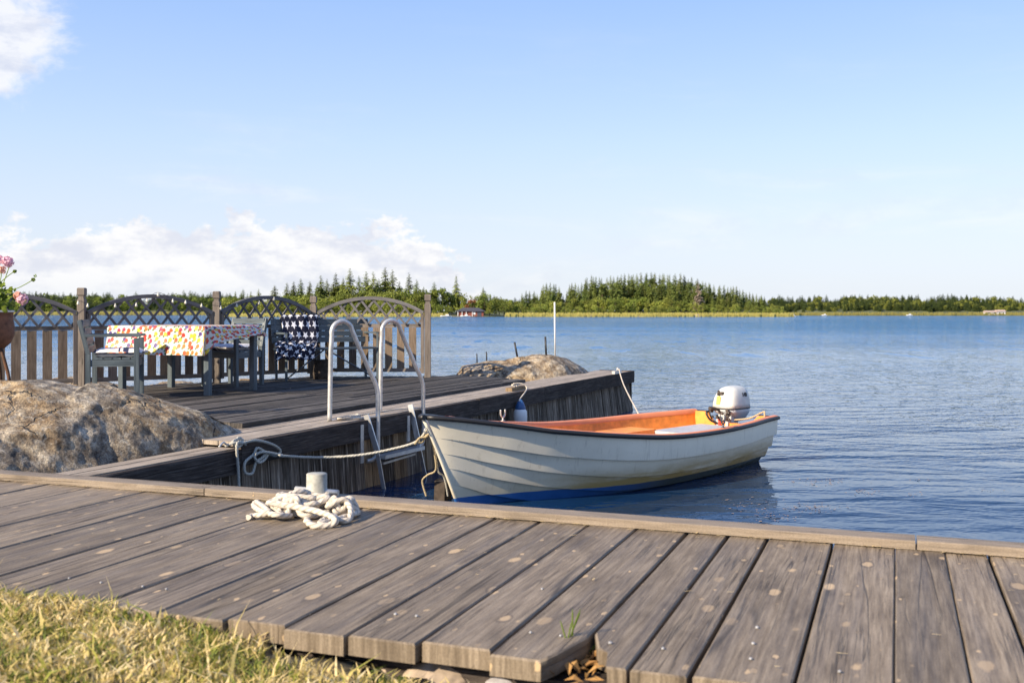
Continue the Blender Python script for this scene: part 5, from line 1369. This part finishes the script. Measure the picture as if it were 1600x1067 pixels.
# background rows then front rows
px = 816
while px < 1196:
    tree('spruce_tree', px + random.uniform(-2, 2), mid_top(px) + abs(random.gauss(0, 3.0)), 372 + random.uniform(-6, 6), LM, gM, 2.2); px += random.uniform(3.8, 6.2)
px = 840
while px < 1190:
    tree('spruce_tree', px, mid_top(px) + random.uniform(7, 18), 360 + random.uniform(-5, 5), LM, gM, 2.0); px += random.uniform(6, 11)
tree('dead_tree' if False else 'spruce_tree', 1091, 442, 350, 'pale brown dead spruce standing among the green trees of the island', None, 1.8, crown=dead, tmesh=det)
px = 835
while px < 1190:
    tree('pine_tree', px, mid_top(px) + random.uniform(6, 16), 366 + random.uniform(-6, 6), 'rounded dark green pine among the spruces on the wooded island', 'pines on the wooded island', 2.0, 3, 1.1); px += random.uniform(12, 22)
px = 822
while px < 1225:
    yt = interp(px, [822, 850, 900, 960, 1040, 1120, 1180, 1225], [484, 472, 469, 466, 468, 475, 478, 483]) + random.uniform(-5, 5)
    tree('leafy_bush', px, yt, 345 + random.uniform(-4, 4), LB, gB, 1.4, 2, 1.25); px += random.uniform(6.5, 10.5)
px = 818
while px < 1232:
    yt = interp(px, [818, 850, 1000, 1232], [487, 482, 480, 484]) + random.uniform(-5, 3)
    tree('leafy_bush', px, yt, 334 + random.uniform(-3, 3), LB, gB, .7, 1.5, 1.25); px += random.uniform(7, 12)
# left shore
LL = 'dark green spruce on the left shore'; LLb = 'light green leafy tree on the left shore'; gL = 'spruces on the left shore'; gLb = 'leafy trees on the left shore'
pk = [(368, 455), (380, 452), (392, 455), (404, 452), (429, 446), (448, 442), (459, 440), (470, 436), (484, 440), (501, 431), (511, 436), (525, 427), (536, 434), (547, 420), (561, 431), (572, 425), (583, 425), (592, 436), (602, 418), (613, 422), (624, 440), (639, 427), (651, 437), (662, 448), (678.5, 441), (755, 449)]
for (px, yt) in pk: tree('spruce_tree', px, yt, 352 + random.uniform(-6, 6), LL, gL, 1.6, wide=random.uniform(1.05, 1.45))
for k in range(48):
    px = random.uniform(365, 700); yt = interp(px, [365, 430, 500, 600, 660, 700], [460, 456, 442, 438, 455, 466]) + random.uniform(0, 8); tree('spruce_tree' if k % 3 else 'pine_tree', px, yt, 360 + random.uniform(-5, 5), LL, gL, 1.8)
tree('spruce_tree', 713, 430, 345, 'tall lone spruce standing above the bushes left of the boathouse', None, 1.2, crown=spr[4], wide=1.15)
px = 345
while px < 812:
    yt = interp(px, [345, 440, 560, 640, 700, 730, 760, 812], [468, 462, 458, 452, 452, 462, 460, 470]) + random.uniform(-4, 8)
    if not 733 < px < 745: tree('leafy_tree', px, yt, 342 + random.uniform(-4, 4), LLb, gLb, 1.2, 2, 1.2)
    px += random.uniform(6, 10)
px = 340
while px < 815:
    if not (706 < px < 760): tree('leafy_tree', px, 474 + random.uniform(-6, 6), 333 + random.uniform(-3, 3), LLb, gLb, .7, 1.5, 1.2)
    px += random.uniform(7, 12)
tree('leafy_tree', 740, 468, 337, 'russet red leafy tree right behind the boathouse', None, .8, 2, 1.2, crown=rus)
tree('leafy_tree', 725, 464, 339, 'yellow green leafy tree left behind the boathouse', None, .8, 2, 1.1)
tree('leafy_tree', 765, 472, 331, 'dark leafy tree close to the right side of the boathouse', None, .6, 2, 1.4)
# more distant woods: one mass each
def far_wood(name, px0, px1, Yb, top, n, label, rows=3):
    vs = []; fs = []; mi = []
    arrs = []
    for me in (spr[0], spr[2], brd[0], brd[3]):
        co = np.zeros(len(me.vertices) * 3); me.vertices.foreach_get('co', co); arrs.append((co.reshape(-1, 3), [tuple(p.vertices) for p in me.polygons]))
    off = 0
    for k in range(n):
        px = random.uniform(px0, px1); r_ = random.random(); Y = Yb + r_ * 50; a = random.choice([0, 1, 0, 1, 0, 1, 2, 3]); co, pol = arrs[a]
        yt = top(px) + (1 - r_) * 14 + abs(random.gauss(0, 3.2)) + (7 * random.random() if a > 1 else 0); zg = 1.0 + r_ * 1.5; H = max(2.5, CAMZ + (HY - yt) * Y / F - zg); s_ = H / (12 if a < 2 else 7); th = random.uniform(0, 6.28); c, s = math.cos(th), math.sin(th); sx = s_ * random.uniform(1.2, 1.9)
        step = 1; sel = [p for i, p in enumerate(pol) if i % step == 0]
        q = co.copy(); x = q[:, 0] * sx; y = q[:, 1] * sx; q[:, 0] = x * c - y * s + (px - HX) / F * Y; q[:, 1] = x * s + y * c + Y; q[:, 2] = q[:, 2] * s_ + zg
        vs.append(q); fs += [tuple(i + off for i in p) for p in sel]; mi += [0 if a < 2 else 1] * len(sel); off += len(q)
    V = np.concatenate(vs); me = bpy.data.meshes.new(name); me.from_pydata(V.tolist(), [], fs); me.materials.append(M['spruce_far']); me.materials.append(M['leaf']); me.polygons.foreach_set('material_index', mi); me.update()
    return setp(link(name, me), label, 'forest', kind='stuff')
M['spruce_far'] = foliage('far_needles', (.030, .055, .018), (.12, .155, .040), None, .25)
far_wood('distant_forest', 1180, 1640, 445, prof([1180, 1215, 1230, 1350, 1480, 1600, 1640], [464, 457, 461, 458, 457, 461, 462]), 620, 'long even band of mixed forest on the far right shore')
far_wood('distant_forest', -60, 400, 500, prof([-60, 60, 200, 300, 400], [452, 453, 455, 452, 458]), 480, 'low distant band of forest behind the fence at far left')
far_wood('distant_forest', 740, 880, 440, prof([740, 800, 880], [458, 460, 462]), 90, 'distant forest showing in the gap between the left shore and the island')
# reeds along the shores
def reeds(px0, px1, Y, n, h, label):
    m = MB()
    for k in range(n):
        px = random.uniform(px0, px1); Yk = Y + random.uniform(-3, 5); kx = (px - HX) / F * Yk; hh = h * random.uniform(.5, 1.2); wd = random.uniform(.15, .4); b0 = len(m.v); dx = random.uniform(-.2, .2)
        m.v += [Vector((kx - wd, Yk, -.1)), Vector((kx + wd, Yk + .1, -.1)), Vector((kx + dx + wd * .3, Yk, hh)), Vector((kx + dx - wd * .3, Yk, hh))]; m.face((b0, b0 + 1, b0 + 2, b0 + 3))
    setp(m.build('reeds', M['reed']), label, 'reeds', kind='stuff')
reeds(790, 1240, 322, 2600, 1.2, 'yellow reeds along the waterline of the wooded island'); reeds(340, 700, 322, 1800, 1.1, 'yellow reeds along the waterline of the left shore')
reeds(1225, 1650, 424, 1600, 1.3, 'pale yellow reeds along the far right shore'); reeds(-60, 350, 478, 1400, 1.5, 'yellow reeds along the distant shore at far left')
# boathouse
bh = D(735, 497, 322); bx, by = bh.x, bh.y
M['redwall'] = simple('falu_red_wall', (.20, .06, .04), .85, 0, .2, 2); M['roof'] = simple('dark_roof', (.055, .055, .07), .8, 0, .2, 2); M['pane'] = simple('window_pane', (.05, .06, .08), .1, 0, .1, 2, 0)
hs = empty('boathouse', (bx, by, 0), 'low red boathouse with dark hipped roof at the water on the left shore', 'boathouse')
m = MB(); m.box((bx, by + 2.5, 1.0), (8.2, 4.5, 1.7)); m.build('wall', M['redwall'], hs)
m = MB(); z0, z1 = 1.75, 2.9; X0, X1, Y0_, Y1_ = bx - 4.7, bx + 4.7, by - .3, by + 5.3
m.v += [Vector(v) for v in ((X0, Y0_, z0), (X1, Y0_, z0), (X1, Y1_, z0), (X0, Y1_, z0), (X0 + 2.2, by + 2.5, z1), (X1 - 2.2, by + 2.5, z1))]
for f_ in ((0, 1, 5, 4), (1, 2, 5), (2, 3, 4, 5), (3, 0, 4), (3, 2, 1, 0)): m.face(f_)
m.build('roof', M['roof'], hs)
for dx in (-3.9, -2.6, -1.3, .6): m = MB(); m.box((bx + dx, by + .05, 1.0), (.18, .18, 1.6)); m.build('veranda_post', M['white'], hs)
m = MB(); m.box((bx + 1.2, by + .24, 1.15), (.7, .06, .8)); m.build('window', M['white'], hs)
m = MB(); m.box((bx + 2.8, by + .24, .95), (1.3, .06, 1.5)); m.build('door', M['pane'], hs)
m = MB(); m.box((bx - 2, by - .6, .18), (7, 1.8, .12)); m.build('landing', M['deck_low'], hs)
def smallboat(px, Y, L, label, mat='white'):
    p = P(px, HY + F * CAMZ / Y, 0); r_ = empty('small_boat', p, label, 'boat', 'small boats moored far off'); m = MB()
    def f(u, v):
        x = (u - .5) * L; bw = .32 * L / 2 * (1 - abs(2 * u - 1) ** 2.5 * (1 if u < .5 else .55)); a = (v - .5) * math.pi; return Vector((p.x + x, p.y + bw * math.sin(a), .12 + .38 * (1 - math.cos(a)) * .9 - .1 + .12 * (1 - u) ** 2))
    m.grid(f, 14, 10); m.build('hull', M[mat], r_)
    m = MB(); m.box((p.x + L * .1, p.y, .62), (L * .28, L * .2, .38)); m.build('cabin', M['white'], r_); return r_
smallboat(727, 316, 3.0, 'white motorboat moored in front of the boathouse'); smallboat(697, 318, 3.6, 'low white boat moored left of the boathouse'); 
smallboat(1238, 330, 2.4, 'white boat lying off the right tip of the wooded island'); smallboat(1288, 400, 2.0, 'small pale boat off the far right shore, left of the orange one'); smallboat(1421, 400, 2.4, 'low pale orange boat off the middle of the far right shore')
def cabin(px, py, Y, L, H, label, name='cabin', wall='white', roof='roof'):
    p = D(px, py, Y); c = empty(name, (p.x, p.y, .5), label, 'cabin', None); z0 = .4
    m = MB(); m.box((p.x, p.y + 1.5, z0 + H / 2), (L, 3, H)); m.build('wall', M[wall], c)
    m = MB(); y0, y1 = p.y - .3, p.y + 3.3; x0, x1 = p.x - L / 2 - .3, p.x + L / 2 + .3; zt = z0 + H; zr = zt + H * .55
    m.v += [Vector(v) for v in ((x0, y0, zt), (x1, y0, zt), (x1, y1, zt), (x0, y1, zt), (x0, p.y + 1.5, zr), (x1, p.y + 1.5, zr))]
    for f_ in ((0, 1, 5, 4), (2, 3, 4, 5), (1, 2, 5), (3, 0, 4), (3, 2, 1, 0)): m.face(f_)
    m.build('roof', M[roof], c)
    for dx in (-.25, .25): m = MB(); m.box((p.x + dx * L, p.y - .02, z0 + H * .55), (L * .16, .06, H * .4)); m.build('window', M['pane'], c)
M['pinkroof'] = simple('faded_roof', (.45, .33, .28), .8, 0, .15, 2)
cabin(1550, 489, 424, 4.5, 1.1, 'white cabin with pale roof low on the far right shore', roof='pinkroof'); cabin(1565, 489, 424, 3.2, 1.3, 'small white shed beside the pale cabin on the far right shore', roof='pinkroof')
cabin(703, 484, 345, 3.0, 1.5, 'white walled house half hidden by trees left of the boathouse')
for k, (px, py, Y, s_, lab) in enumerate([(1206, 490, 326, 1.0, 'pale grey shore rock at the right tip of the wooded island'), (925, 493, 321, .8, 'small pale rock in the reeds at the left part of the island shore'), (1090, 494, 320.5, .9, 'pale rock in the reeds near the dead tree'), (998, 494, 320.5, .6, 'tiny pale rock in the reeds at the middle of the island')]):
    p = D(px, py, Y); rocky('shore_rock', [((p.x, Y, .1), (s_ * 1.4, s_, s_ * .9), 0)], M['graniteblock'], .15, .05, 1.5, lab, 'rock', 'pale shore rocks', seed=k)

# floating weed on the near water
m = MB()
for (cx, cy, n, sx, sy) in ((1275, 752, 80, 60, 5), (1350, 768, 40, 35, 4), (1270, 793, 90, 45, 7), (1210, 808, 60, 40, 8), (1430, 772, 16, 20, 3), (1165, 790, 40, 35, 10), (1440, 750, 10, 20, 3), (1540, 766, 6, 20, 2)):
    for k in range(n):
        p = P(random.gauss(cx, sx * .5), max(700, random.gauss(cy, sy * .6)), .004); s_ = random.uniform(.003, .011); b0 = len(m.v); a = random.uniform(0, 6.28)
        for i in range(5): an = a + i * 1.2566; q_ = s_ * random.uniform(.5, 1.2); m.v.append(p + Vector((math.cos(an) * q_ * 1.4, math.sin(an) * q_, random.uniform(0, .003))))
        m.face([b0 + i for i in range(5)])
M['weed'] = simple('floating_weed', (.30, .22, .17), .8, 0, .3, 40)
setp(m.build('floating_weed', M['weed']), 'patches of brown leaves floating on the water right of the boat', 'floating weed', kind='stuff')
